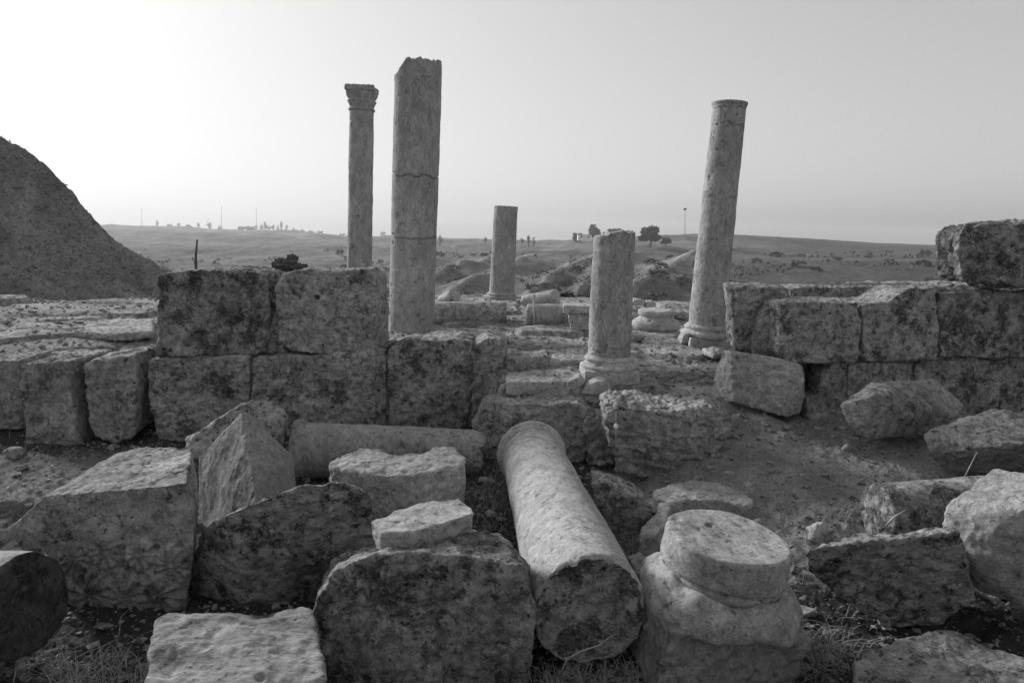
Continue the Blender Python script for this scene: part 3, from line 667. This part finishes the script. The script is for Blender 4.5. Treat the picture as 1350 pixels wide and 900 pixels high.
# middle stump
def stump_top(): pass
t, c0, c1, r0, r1 = standing('broken_stump', 'waist-high column stump with a bitten corner on the paving, right of centre', 803, 470, 810, 306, 5.55, 56, 53, 'column', cracks=((1.0, .1, .006, .008), (.08, .0, .006, .012)), top='flat')
ax = (c1 - c0).normalized(); base_parts(t, c0 + ax * .0, ax, r0, 'column_pale', 1.75, .75)
sh = [c for c in t.children if c.name.startswith('shaft')][0]; me = sh.data
n = len(me.vertices); co = np.empty(n * 3); me.vertices.foreach_get('co', co); co = co.reshape(-1, 3)
zt = co[:, 2].max(); lc = co[:, 0]; mx = co[:, 0].mean()
bite = .035 * sstep(-.01, -.06, lc - mx + .03) + .028 * fbm(co * np.array([14, 14, 0]), 3, 4)
co[:, 2] -= np.where(co[:, 2] > zt - .2, bite * sstep(zt - .2, zt - .02, co[:, 2]), 0); me.vertices.foreach_set('co', co.ravel()); me.update()
# right leaning column
t, c0, c1, r0, r1 = standing('leaning_column', 'slender column leaning to the right with a level crack near its top, beside the right wall', 931, 430, 962, 137, 7.3, 47, 40, 'column', cracks=((2.08, .0, .007, .02), (1.36, .0, .005, .008), (.02, 0, .006, .008)))
ax = (c1 - c0).normalized(); base_parts(t, c0, ax, r0, 'column_pale', 1.5, .85)
p = c1 - ax * .004
lathe('top_moulding', p - ax * .05, p, [(r1 * .95, 0), (r1 * 1.02, .0), (r1 * 1.04, .03), (r1 * 1.10, .045), (r1 * 1.10, .062), (0, .064)], M['column'], t, ds=.006, amp=.002)
# ------------------------------------------------------------------ round pedestal in the foreground (column base)
c = at(955, 830, 2.62); c.z = .02
top = onz(960, 706, .50)
axp = Vector((.10, -.03, 1)).normalized()
foot = top - axp * .46
t = empty('column_base', foot); tag(t, 'round column base with flat disc top and broad plinth, beside the foreground column end', 'column base')
lathe('drum', foot + axp * .29, foot + axp, [(.22, -.02), (.238, .01), (.238, .025), (.232, .035), (.246, .045), (.246, .165), (.238, .173), (0, .175)], M['pale'], t, ds=.007, amp=.008, rough=.003)
def tor(L, seed):
    th = np.arctan2(L[:, 1], L[:, 0]); r = np.hypot(L[:, 0], L[:, 1]) + 1e-9
    k = -.05 * sstep(.2, .5, fbm(np.stack([np.cos(th) * 2, np.sin(th) * 2, L[:, 2] * 4], -1), 3, 6))
    k = np.where(r > .1, k, 0)
    L[:, 0] *= 1 + k / r; L[:, 1] *= 1 + k / r; return L
lathe('torus', foot + axp * .15, foot + axp, [(0, 0), (.30, 0), (.325, .03), (.325, .06), (.31, .09), (.28, .125), (.245, .15), (0, .15)], M['pale'], t, ds=.007, amp=.035, rough=.008, custom=tor)
hx = .285; q = foot + Vector((-.025, .01, 0))
pl = [Vector((sx * hx, sy * hx, zz)) for zz in (-.3, .20) for sx, sy in ((-1, -1), (1, -1), (1, 1), (-1, 1))]
Rm = Matrix.Rotation(rad(5), 3, 'Z'); B_ = basis(q, q + axp)
pl = [q + B_ @ (Rm @ v) for v in pl]
V, Fc = prism(pl[:4], pl[4:])
carve('plinth', V, Fc, M['smooth'], t, vox=.008, soft=1, chip=12, amp=.05, rough=.012)
# curved moulding fragment behind it
slab('curved_fragment', 'pale curved piece of broken moulding half buried behind the round pedestal', 'stone fragment',
     [(862, 648), (880, 637), (910, 633), (950, 637), (984, 648), (994, 659), (990, 668), (950, 660), (905, 658), (884, 666), (880, 688), (864, 706), (842, 711), (846, 694), (866, 674), (870, 660)], .12, .11, 'pale', bscale=1.0, vox=.006, soft=2, chip=8, amp=.012, rough=.006)
# ------------------------------------------------------------------ stones on the terrace
c = at(762, 440, 8.2); t = empty('pedestal', c); tag(t, 'small stepped pedestal stone standing in front of the lying grey shaft', 'pedestal')
V, Fc = prism(face([(742, 403), (785, 403), (785, 414), (743, 414)], 8.15), face([(742, 399), (785, 399), (785, 409), (743, 409)], 8.5)); carve('cap', V, Fc, M['pale'], t, vox=.01, soft=2, chip=6, amp=.008, rough=.004)
V, Fc = prism(face([(749, 413), (783, 413), (782, 427), (750, 427)], 8.2), face([(749, 409), (783, 409), (782, 424), (750, 424)], 8.45)); carve('neck', V, Fc, M['pale'], t, vox=.01, soft=2, chip=6, amp=.008, rough=.004)
V, Fc = prism(face([(751, 426), (785, 426), (785, 443), (753, 443)], 8.17), face([(751, 422), (785, 422), (785, 439), (753, 439)], 8.45)); carve('foot', V, Fc, M['pale'], t, vox=.01, soft=2, chip=6, amp=.008, rough=.004)
c = at(864, 434, 8.3); t = empty('column_base', c); tag(t, 'pale round moulded column base on the paving between the stump and the leaning column', 'column base')
lathe('moulding', c, c + Vector((0, 0, 1)), [(0, 0), (.27, 0), (.30, .04), (.29, .09), (.25, .12), (.20, .15), (.20, .17), (.22, .19), (.22, .23), (.18, .245), (0, .245)], M['pale'], t, ds=.01, amp=.01)
slab('plinth_slab', None, None, [(833, 432), (893, 434), (905, 443), (828, 441)], .55, .10, 'pale', parent=t, vox=.015, amp=.02)
TS = dict(vox=.012, soft=3, chip=14, amp=.02, rough=.01)
slab('kerb_stone', 'low squared stone on the paving right of the left wall end', 'stone block', [(664, 464), (712, 458), (722, 462), (724, 468), (668, 474)], .64, .16, 'block', **TS)
slab('kerb_stone', 'thin pale slab lying across the paving in front of the stump', 'paving slab', [(668, 490), (750, 487), (775, 494), (760, 503), (668, 504)], .54, .1, 'pale', **TS)
slab('kerb_stone', 'long low pale step left of the stump foot', 'paving slab', [(728, 466), (772, 465), (776, 474), (722, 477)], .58, .1, 'pale', **TS)
slab('flat_stone', 'small bright flat slab at the foot of the leaning column', 'paving slab', [(926, 459), (950, 457), (962, 462), (940, 467)], .60, .06, 'pale', **TS)
slab('flat_stone', 'broad worn paving stone showing above the left wall top', 'paving slab', [(520, 446), (560, 441), (620, 443), (640, 450), (560, 456)], .66, .12, 'pale', **TS)
slab('flat_stone', 'low pale slab near the foot of the tallest column', 'paving slab', [(576, 437), (660, 436), (668, 441), (590, 444)], .58, .07, 'pale', **TS)
rock('fluted_fragment', 'bright curved fragment leaning at the foot of the stump', 'stone fragment', [(765, 520), (772, 508), (786, 501), (800, 503), (808, 516), (800, 524)], 5.15, (.02, .16, 0), 'pale', vox=.008, soft=5, chip=10, amp=.01, rough=.004)
rock('fluted_fragment', 'narrow bright fragment left of the curved one at the foot of the stump', 'stone fragment', [(744, 518), (750, 502), (762, 498), (770, 504), (760, 518)], 5.2, (.02, .14, 0), 'pale', vox=.008, soft=5, chip=10, amp=.01, rough=.004)
rock('loose_stone', 'pale stone leaning on the plinth of the leaning column', 'stone', [(898, 452), (903, 440), (915, 434), (922, 444), (920, 458)], 7.2, (0, .2, 0), 'pale', **TS)
random.seed(5)
for k, (x, y, s) in enumerate([(842, 398, 10), (858, 401, 8), (885, 412, 8), (900, 415, 9)]):
    rock('rubble_stone', None, None, [(x - s, y + s * .5), (x - s * .6, y - s * .4), (x + s * .3, y - s * .5), (x + s, y), (x + s * .8, y + s * .6)], 9.6, (0, .25, 0), 'pale', group=None, parent=None, **TS)
for o in COL.objects:
    if o.name.startswith('rubble_stone') and 'category' not in o.keys():
        tag(o, 'small pale rubble stone at the far rim of the paving behind the round moulded base', 'stone', 'rubble stones at the far rim of the paving')
# loose stones on the earth, individually
random.seed(21)
spots = [(20, 602, 16), (30, 618, 9), (60, 722, 13), (640, 640, 14), (655, 600, 12), (648, 680, 10), (790, 616, 12), (806, 610, 8), (1010, 560, 9), (1040, 565, 8), (1080, 567, 9), (985, 640, 8), (1115, 592, 9), (1000, 690, 8), (1064, 808, 14), (1092, 870, 12), (900, 872, 14), (1060, 880, 9), (870, 620, 9), (1330, 560, 12), (640, 705, 9), (1180, 600, 8), (960, 600, 9), (1020, 625, 9), (770, 870, 10), (1110, 640, 7), (830, 640, 8), (1170, 870, 8)]
for (x, y, s) in spots:
    g = onz(x, y, 0.02)
    for _ in range(4): g = onz(x, y, Hs(g.x, g.y))
    k = s / F * g.y * 1.1; pts = []
    for _ in range(14):
        v = Vector((random.gauss(0, 1), random.gauss(0, 1), random.gauss(0, 1))).normalized(); pts.append(g + Vector((v.x * k, v.y * k * .9, v.z * k * .6 + k * .25)))
    V, Fc = hull(pts)
    tag(carve('loose_stone', V, Fc, M['pale' if random.random() < .4 else 'block'], vox=max(.004, k / 9), soft=2, chip=6, amp=k * .15, rough=k * .05),
        'fist-sized loose stone lying on the bare earth among the ruins', 'stone', 'small loose stones on the bare earth')
# gravel (uncountable)
rng = np.random.default_rng(4)
ico = bmesh.new(); bmesh.ops.create_icosphere(ico, subdivisions=1, radius=1); IV = np.array([v.co[:] for v in ico.verts]); IF = np.array([[v.index for v in f.verts] for f in ico.faces]); ico.free()
N_ = 22000
az = rng.uniform(rad(-40), rad(40), N_); rr = 2.0 * np.exp(rng.uniform(0, math.log(6), N_)); gx = rr * np.sin(az); gy = rr * np.cos(az)
gz = H(gx[None], gy[None])[0]; sz = np.exp(rng.normal(-5.35, .65, N_)) * (.6 + rr / 7); sz = np.minimum(sz, .03)
W = IV[None] * (1 + .35 * rng.normal(size=(N_, len(IV), 1))) * (sz[:, None, None] * np.stack([rng.uniform(.8, 1.5, N_), rng.uniform(.8, 1.3, N_), rng.uniform(.5, .9, N_)], -1)[:, None, :])
W = W + np.stack([gx, gy, gz + sz * .2], -1)[:, None]
tag(mkobj('gravel', W.reshape(-1, 3), (IF[None] + np.arange(N_)[:, None, None] * len(IV)).reshape(-1, 3), M['wall'], smooth=False, origin=(0, 0, 0)), 'scattered pebbles and grit over the earth and paving', 'gravel', kind='stuff')
# dry grass and twigs
def grassy(name, label, areas, n, hmin, hmax, w, mat, seed, curl=.5):
    rnd = random.Random(seed); V = []; Fc = []; GG = []
    for _ in range(n):
        ax_, ay_, sx_, sy_ = rnd.choice(areas); GG.append(onz(ax_ + rnd.gauss(0, sx_), ay_ + rnd.gauss(0, sy_), 0.02))
    ZZ = H(np.array([[g.x for g in GG]]), np.array([[g.y for g in GG]]))[0]
    for g, z in zip(GG, ZZ):
        p = Vector((g.x, g.y, z - .01)); h = rnd.uniform(hmin, hmax); a = rnd.uniform(0, 6.28); ln = rnd.uniform(.1, 1) * curl
        d = Vector((math.cos(a), math.sin(a), 0)); q = [p + d * (ln * h * t * t) + Vector((0, 0, h * t * (1 - .3 * ln * t))) for t in (0, .35, .7, 1)]
        s = Vector((-d.y, d.x, 0)) * w; b = len(V)
        for k, c_ in enumerate(q): ww = (1, .85, .55, .1)[k]; V += [c_ - s * ww, c_ + s * ww]
        for k in range(3): Fc.append((b + 2 * k, b + 2 * k + 1, b + 2 * k + 3, b + 2 * k + 2))
    o = mkobj(name, np.array([tuple(v) for v in V]), np.array(Fc), mat, smooth=False, origin=(0, 0, 0)); tag(o, label, 'grass', kind='stuff')
grassy('dry_grass', 'thin dry grass and stalks growing between the foreground stones',
       [(760, 885, 45, 14), (880, 880, 40, 14), (950, 885, 30, 8), (830, 720, 15, 20), (650, 660, 20, 30), (1090, 850, 25, 20), (1150, 690, 25, 5), (120, 880, 50, 25), (1000, 700, 40, 40), (1290, 650, 20, 8), (960, 620, 60, 40), (220, 600, 60, 8), (60, 640, 50, 30)], 5200, .03, .13, .0017, M['grass'], 3, 1.9)
grassy('terrace_weeds', 'low dark weeds in the cracks of the terrace paving', [(700, 478, 14, 2), (710, 495, 14, 2), (870, 420, 20, 2), (540, 437, 8, 1)], 10, .03, .06, .002, M['leaf2'], 8)
def twig(pts, r, lab, cat='twig'):
    V, Fc = tube(pts, r, 5); tag(mkobj('dry_stalk', V, Fc, M['grass']), lab, cat)
twig([at(738, 890, 2.3), at(748, 868, 2.28), at(765, 858, 2.3), at(790, 850, 2.32), at(805, 838, 2.34)], [.004, .004, .0035, .003, .002], 'pale bent dry stalk in front of the round end of the fallen column')
twig([at(137, 900, 2.3), at(135, 880, 2.32), at(132, 862, 2.34), at(131, 845, 2.36)], [.003, .0025, .002, .001], 'thin upright dry stalk in the shade at bottom left')
twig([at(1272, 628, 3.5), at(1280, 612, 3.5), at(1288, 596, 3.52)], [.004, .003, .002], 'single dry stalk in front of the overhanging rock')
twig([at(1165, 696, 3.1), at(1178, 682, 3.1), at(1194, 672, 3.12)], [.004, .006, .003], 'short dry leaf stalk by the broken end of the dark column')
V, Fc = tube([at(812, 612, 4.42), at(812, 545, 4.44)], .0018, 6)
t = empty('marker_string', at(812, 612, 4.42)); mkobj('string', V, Fc, M['wood'], t); V, Fc = hull([at(812, 562, 4.42) + Vector((.018 * math.sin(a) * math.cos(b), .012 * math.sin(a) * math.sin(b), .022 * math.cos(a))) for a in (0.01, .8, 1.6, 2.4, 3.1) for b in (0, 1.2, 2.4, 3.6, 4.8)]); mkobj('tag', V, Fc, M['white'], t)
tag(t, 'thin white string with a small white tag at the corner of the rough middle block', 'string')
for (x, y0, y1, Y_, lab, m_) in ((704, 432, 388, 8.6, 'thin pale stake standing against the lying grey shaft', 'wood'), (646, 432, 392, 8.85, 'thin pale stake in front of the pale lying shaft', 'wood')):
    V, Fc = tube([at(x, y0, Y_), at(x, (y0 + y1) / 2, Y_), at(x, y1, Y_)], .014, 6); tag(mkobj('stake', V, Fc, M[m_]), lab, 'stake')
V, Fc = tube([at(259, 372, 16), at(258, 340, 16), at(260, 316, 16)], [.035, .03, .02], 6); tag(mkobj('wooden_post', V, Fc, M['bark']), 'thin dark crooked post rising behind the left wall', 'post')
# ------------------------------------------------------------------ vegetation beyond
def crown(c, rx, ry, rz, n, size, seed, clumps=9):
    rnd = random.Random(seed); cl = []
    for _ in range(clumps):
        while 1:
            v = Vector((rnd.uniform(-1, 1), rnd.uniform(-1, 1), rnd.uniform(-1, 1)))
            if v.length < 1: break
        cl.append((v * .72, rnd.uniform(.28, .5)))
    V = []; Fc = []
    for _ in range(n):
        cc, r = rnd.choice(cl); v = Vector((rnd.gauss(0, 1), rnd.gauss(0, 1), rnd.gauss(0, 1))).normalized() * r * rnd.uniform(.5, 1.05) + cc
        p = Vector((c.x + v.x * rx, c.y + v.y * ry, c.z + v.z * rz)); a = Vector((rnd.gauss(0, 1), rnd.gauss(0, 1), rnd.gauss(0, 1))).normalized(); b = a.orthogonal().normalized(); k = size * rnd.uniform(.6, 1.3); i = len(V)
        V += [p - a * k, p + b * k * .6, p + a * k, p - b * k * .6]; Fc.append((i, i + 1, i + 2, i + 3))
    return np.array([tuple(v) for v in V]), np.array(Fc)
def drop(px, py, lo=14, hi=1400):
    v = ray(px, py); Yv = np.exp(np.linspace(math.log(lo), math.log(hi), 500)); k = Yv / v.y
    X_ = v.x * k; Z_ = CAMH + v.z * k; hh = H(X_[None], Yv[None])[0]; w_ = np.where(Z_ <= hh)[0]
    if len(w_) == 0: w_ = [int(np.argmin(np.where(Yv > 60, Z_ - hh, 99)))]
    i = w_[0]; return Vector((X_[i], Yv[i], hh[i]))
def tree(name, label, px, py_top, py_bot, Y_, wpx, seed, group=None, mat='leaf', trunk=.3, n=900, cat='tree'):
    b = at(px, py_bot, Y_)
    if 100 < Y_ < 1000: b = drop(px, py_bot, 100, 480); Y_ = b.y
    tp = at(px, py_top, Y_); h = tp.z - b.z; w = wpx / F * Y_ / 2
    t = empty(name, b); tag(t, label, cat, group)
    cz = tp.z - h * (1 - trunk) / 2
    lst = [tube([b, b + Vector((w * .05, 0, h * .3)), b + Vector((0, 0, h * .7))], [h * .04, h * .03, h * .012], 7)]
    rnd = random.Random(seed)
    for k in range(5):
        a = rnd.uniform(0, 6.28); s0 = b + Vector((0, 0, h * rnd.uniform(.25, .5))); lst.append(tube([s0, s0 + Vector((math.cos(a) * w * .5, math.sin(a) * w * .5, h * .25))], [h * .016, h * .006], 5))
    V, Fc = merge(lst); mkobj('trunk', V, Fc, M['bark'], t)
    V, Fc = crown(Vector((b.x, b.y, cz)), w, w, h * (1 - trunk) / 2, n, max(w * .15, h * .045), seed, 11); mkobj('crown', V, Fc, M[mat], t, smooth=False)
    return t
G = 'trees on the far plateau edge'
tree('round_tree', 'leftmost low dark tree on the plateau beside the white wall', 761, 305, 317, 300, 17, 1, G, trunk=.05)
tree('round_tree', 'dense round dark tree rising above the white wall on the plateau', 782, 296, 316, 300, 24, 2, G, trunk=.05)
tree('round_tree', 'bushy dark tree on the plateau directly behind the stump top', 806, 299, 318, 300, 30, 3, G, trunk=.05)
tree('round_tree', 'dark tree on the plateau just right of the stump top', 828, 303, 320, 300, 20, 6, G, trunk=.15)
tree('spreading_tree', 'broad spreading tree with a visible trunk right of the stump', 857, 298, 327, 260, 36, 4, G, trunk=.25, n=1300)
tree('round_bush', 'small dense dark bush right of the spreading tree', 877, 312, 325, 260, 15, 5, G, trunk=.1)
tree('bush', 'dark leafy bush showing over the gap between the two upper wall blocks', 385, 336, 372, 22, 44, 7, None, 'leaf2', .15, 1400, 'bush')
tree('bush', 'dark cone shaped bush between the slim column and the tallest column', 501, 357, 392, 22, 17, 8, None, 'leaf', .05, 900, 'bush')
tree('bush', 'small dark bush low beside the left foot of the tallest column', 504, 402, 420, 11, 12, 9, None, 'leaf', .05, 600, 'bush')
for k, (x, y0, y1, w) in enumerate([(722, 386, 400, 26), (748, 384, 402, 28), (768, 386, 402, 22), (690, 389, 402, 16), (843, 396, 408, 12)]):
    tree('edge_bush', 'low dark scrub growing along the far rim of the paving', x, y0, y1 + 2, 13.2, w, 30 + k, 'low scrub along the far rim of the paving', 'leaf', .02, 500, 'bush')
for k, (x, h, w) in enumerate([(208, 8, 5), (236, 6, 5), (262, 8, 4), (276, 11, 7), (330, 6, 14), (345, 9, 6), (350, 12, 5), (360, 9, 4), (371, 13, 3.5), (378, 8, 4), (386, 6, 5), (318, 5, 9), (338, 7, 6), (355, 7, 6), (366, 8, 4), (398, 5, 6), (410, 4, 7), (452, 4, 8), (225, 5, 7), (250, 5, 9), (290, 5, 7), (422, 5, 8), (505, 8, 7), (580, 5, 8), (640, 5, 6), (688, 5, 6), (697, 8, 5), (704, 6, 5)]):
    yb = float(np.interp(x, *RID)) + 1.5
    tree('far_tree', 'tiny dark tree standing on the far skyline', x, yb - h * 1.35, yb, 1400 if x < 560 else 700, w * 1.2, 60 + k, 'tiny trees along the far skyline', 'leaf', .05, 160)
# shrubs over the hillside
rnd = random.Random(9); proto = None
for k in range(60):
    px = rnd.uniform(440, 1230); r_ = math.exp(rnd.uniform(math.log(115), math.log(300))); x = (px - 675) / F * r_; y = r_; z = Hs(x, y); s = rnd.uniform(.5, 1.5) * (1 + r_ / 400)
    if proto is None:
        proto = empty('hillside_shrub', (x, y, z)); V, Fc = crown(Vector((x, y, z + .5)), 1.1, 1.1, .6, 160, .2, 5, 7); mkobj('foliage', V, Fc, M['leaf2'], proto, smooth=False); o = proto
        V, Fc = tube([(x, y, z - .2), (x, y, z + .5)], [.06, .03], 5); mkobj('stem', V, Fc, M['bark'], proto)
    else:
        o = proto.copy(); COL.objects.link(o)
        for ch in proto.children: c_ = ch.copy(); COL.objects.link(c_); c_.parent = o
        o.location = (x, y, z)
    o.scale = (s, s, s * rnd.uniform(.7, 1.1)); o.rotation_euler = (0, 0, rnd.uniform(0, 6))
    tag(o, 'low dark shrub dotted on the dry hillside beyond the terrace', 'shrub', 'shrubs dotted on the dry hillside')
def tufts(name, label, P3, size, mat, seed):
    r_ = np.random.default_rng(seed); n = len(P3); V = []; 
    c = np.repeat(P3, 4, 0); sz_ = np.repeat(size, 4)[:, None]; N2 = len(c)
    a = r_.normal(size=(N2, 3)); a /= np.linalg.norm(a, axis=1)[:, None]; b = np.cross(a, r_.normal(size=(N2, 3))); b /= np.linalg.norm(b, axis=1)[:, None] + 1e-9
    c = c + r_.normal(size=(N2, 3)) * sz_ * .45 + np.array([0, 0, .3]) * sz_
    Q = np.stack([c - a * sz_ * .5, c + b * sz_ * .35, c + a * sz_ * .5, c - b * sz_ * .35], 1).reshape(-1, 3)
    tag(mkobj(name, Q, np.arange(len(Q)).reshape(-1, 4), mat, smooth=False, origin=(0, 0, 0)), label, 'scrub', kind='stuff')
rg_ = np.random.default_rng(77)
u_ = rg_.integers(0, gx_.shape[0], 9000); v_ = rg_.integers(0, gx_.shape[1], 9000)
P3 = np.stack([gx_[u_, v_], gy_[u_, v_], gz_[u_, v_]], -1) + rg_.normal(size=(9000, 3)) * np.array([.05, .05, 0])
tufts('mound_scrub', 'low dry scrub and tufts all over the slope of the mound', P3, rg_.uniform(.04, .12, 9000), M['dryscrub'], 1)
n_ = 4500; az_ = rg_.uniform(rad(-30), rad(38), n_); r2 = np.exp(rg_.uniform(math.log(105), math.log(330), n_)); x_ = r2 * np.sin(az_); y_ = r2 * np.cos(az_)
kp = fbm(np.stack([x_ / 30, y_ / 30, x_ * 0], -1), 4, 66) > .16; x_, y_, r2 = x_[kp], y_[kp], r2[kp]
tufts('hillside_scrub', 'dark scrub speckling the far hillsides', np.stack([x_, y_, H(x_[None], y_[None])[0]], -1), rg_.uniform(.3, .9, len(x_)) * (.4 + r2 / 250), M['leaf2'], 2)
# masts, far houses
for (x, y0, y1, lab) in ((187, 299, 274, 'thin radio mast on the skyline near the mound'), (292, 304, 272, 'faint radio mast on the skyline above the left wall block'), (338, 305, 274, 'faint radio mast beside the skyline cypresses'), (903, 311, 274, 'radio mast on the plateau left of the leaning column')):
    Y_ = 1400 if x < 600 else 440
    V, Fc = tube([at(x, y0, Y_), at(x, (y0 + y1) / 2, Y_), at(x, y1, Y_)], [.45, .4, .25] if x < 600 else [.22, .2, .12], 4)
    t = empty('radio_mast', at(x, y0, Y_)); tag(t, lab, 'mast'); mkobj('pole', V, Fc, M['metal'], t)
    p = at(x, y1 + 3, Y_); V, Fc = box(p.x - .9, p.x + .9, p.y - .3, p.y + .3, p.z, p.z + 1.2); mkobj('antenna', V, Fc, M['metal'], t, smooth=False)
def house(label, px, pyb, Y_, w, h, d, seed):
    p = at(px, pyb, Y_); t = empty('flat_roofed_house', p); tag(t, label, 'house')
    V, Fc = box(p.x - w / 2, p.x + w / 2, p.y, p.y + d, p.z - 1, p.z + h); mkobj('wall', V, Fc, M['white'], t, smooth=False)
    V, Fc = box(p.x - w / 2 - .2, p.x + w / 2 + .2, p.y - .2, p.y + d + .2, p.z + h + .003, p.z + h + .3); mkobj('roof', V, Fc, M['roof'], t, smooth=False)
    n = max(2, int(w / 3.5))
    for k in range(n):
        cx = p.x - w / 2 + w * (k + .5) / n; V, Fc = box(cx - .5, cx + .5, p.y - .03, p.y + .05, p.z + h * .35, p.z + h * .75); mkobj('window', V, Fc, M['dark'], t, smooth=False)
house('low white house on the hillside left of the boulder on the right wall', 1210, 331, 600, 13, 4, 8, 1)
house('smaller white house right beside the low white house on the hillside', 1226, 331, 610, 6, 5, 6, 2)
house('low white building between the dark trees on the plateau', 771, 315, 400, 8, 2.2, 5, 3)
house('pale building with a domed hill behind on the left skyline', 322, 302, 1400, 26, 5, 14, 4)
# ------------------------------------------------------------------ haze
zb = float(min(Z2.min(), Z.min(), -5)) - 1; zt = float(max(Z2.max(), 30)) + 12
V, Fc = box(-2600, 2600, -2600, 2600, zb, zt)
hz = mkobj('haze', V, Fc, bpy.data.materials.new('haze_air'), smooth=False, origin=(0, 0, 0)); tag(hz, 'thin pale haze filling the air over the valley', 'haze', kind='stuff')
hm = hz.data.materials[0]; hm.use_nodes = True; nt = hm.node_tree; nt.nodes.clear(); om = nt.nodes.new('ShaderNodeOutputMaterial'); pv = nt.nodes.new('ShaderNodeVolumePrincipled')
pv.inputs['Color'].default_value = (.9, .9, .9, 1); pv.inputs['Density'].default_value = .00032; pv.inputs['Anisotropy'].default_value = .2
nt.links.new(pv.outputs[0], om.inputs['Volume'])
# ------------------------------------------------------------------ light
SUN_AZ = rad(-48); SUN_EL = rad(20)     # measured from the viewing direction, left is negative
w = bpy.data.worlds.new("World"); S.world = w; w.use_nodes = True; nt = w.node_tree; bg = nt.nodes['Background']
sky = nt.nodes.new('ShaderNodeTexSky'); sky.sky_type = 'NISHITA'; sky.sun_disc = False; sky.sun_elevation = SUN_EL
sky.sun_rotation = SUN_AZ; sky.air_density = 1.3; sky.dust_density = 2.5; sky.altitude = 0
bw = nt.nodes.new('ShaderNodeRGBToBW'); nt.links.new(sky.outputs[0], bw.inputs[0])
# soft, dusty evening air: the glow round the low sun is spread over much of the sky
pw = nt.nodes.new('ShaderNodeMath'); pw.operation = 'ADD'; pw.inputs[1].default_value = 4.0; nt.links.new(bw.outputs[0], pw.inputs[0])
dv = nt.nodes.new('ShaderNodeMath'); dv.operation = 'DIVIDE'; nt.links.new(bw.outputs[0], dv.inputs[0]); nt.links.new(pw.outputs[0], dv.inputs[1])
ml = nt.nodes.new('ShaderNodeMath'); ml.operation = 'MULTIPLY'; ml.inputs[1].default_value = 9.3; nt.links.new(dv.outputs[0], ml.inputs[0])
nt.links.new(ml.outputs[0], bg.inputs[0]); bg.inputs[1].default_value = .10
sd = bpy.data.lights.new('sun', 'SUN'); sd.energy = 3.5; sd.angle = rad(13); sd.color = (1, 1, 1)
so = bpy.data.objects.new('sun', sd); COL.objects.link(so)
dirv = Vector((math.sin(SUN_AZ) * math.cos(SUN_EL), math.cos(SUN_AZ) * math.cos(SUN_EL), math.sin(SUN_EL)))
so.rotation_euler = (-dirv).to_track_quat('-Z', 'Y').to_euler()
S.view_settings.view_transform = 'Standard'; S.view_settings.look = 'None'; S.view_settings.exposure = 0.45; S.view_settings.gamma = 1
S.render.resolution_x = 1024; S.render.resolution_y = 682
S.cycles.volume_bounces = 1
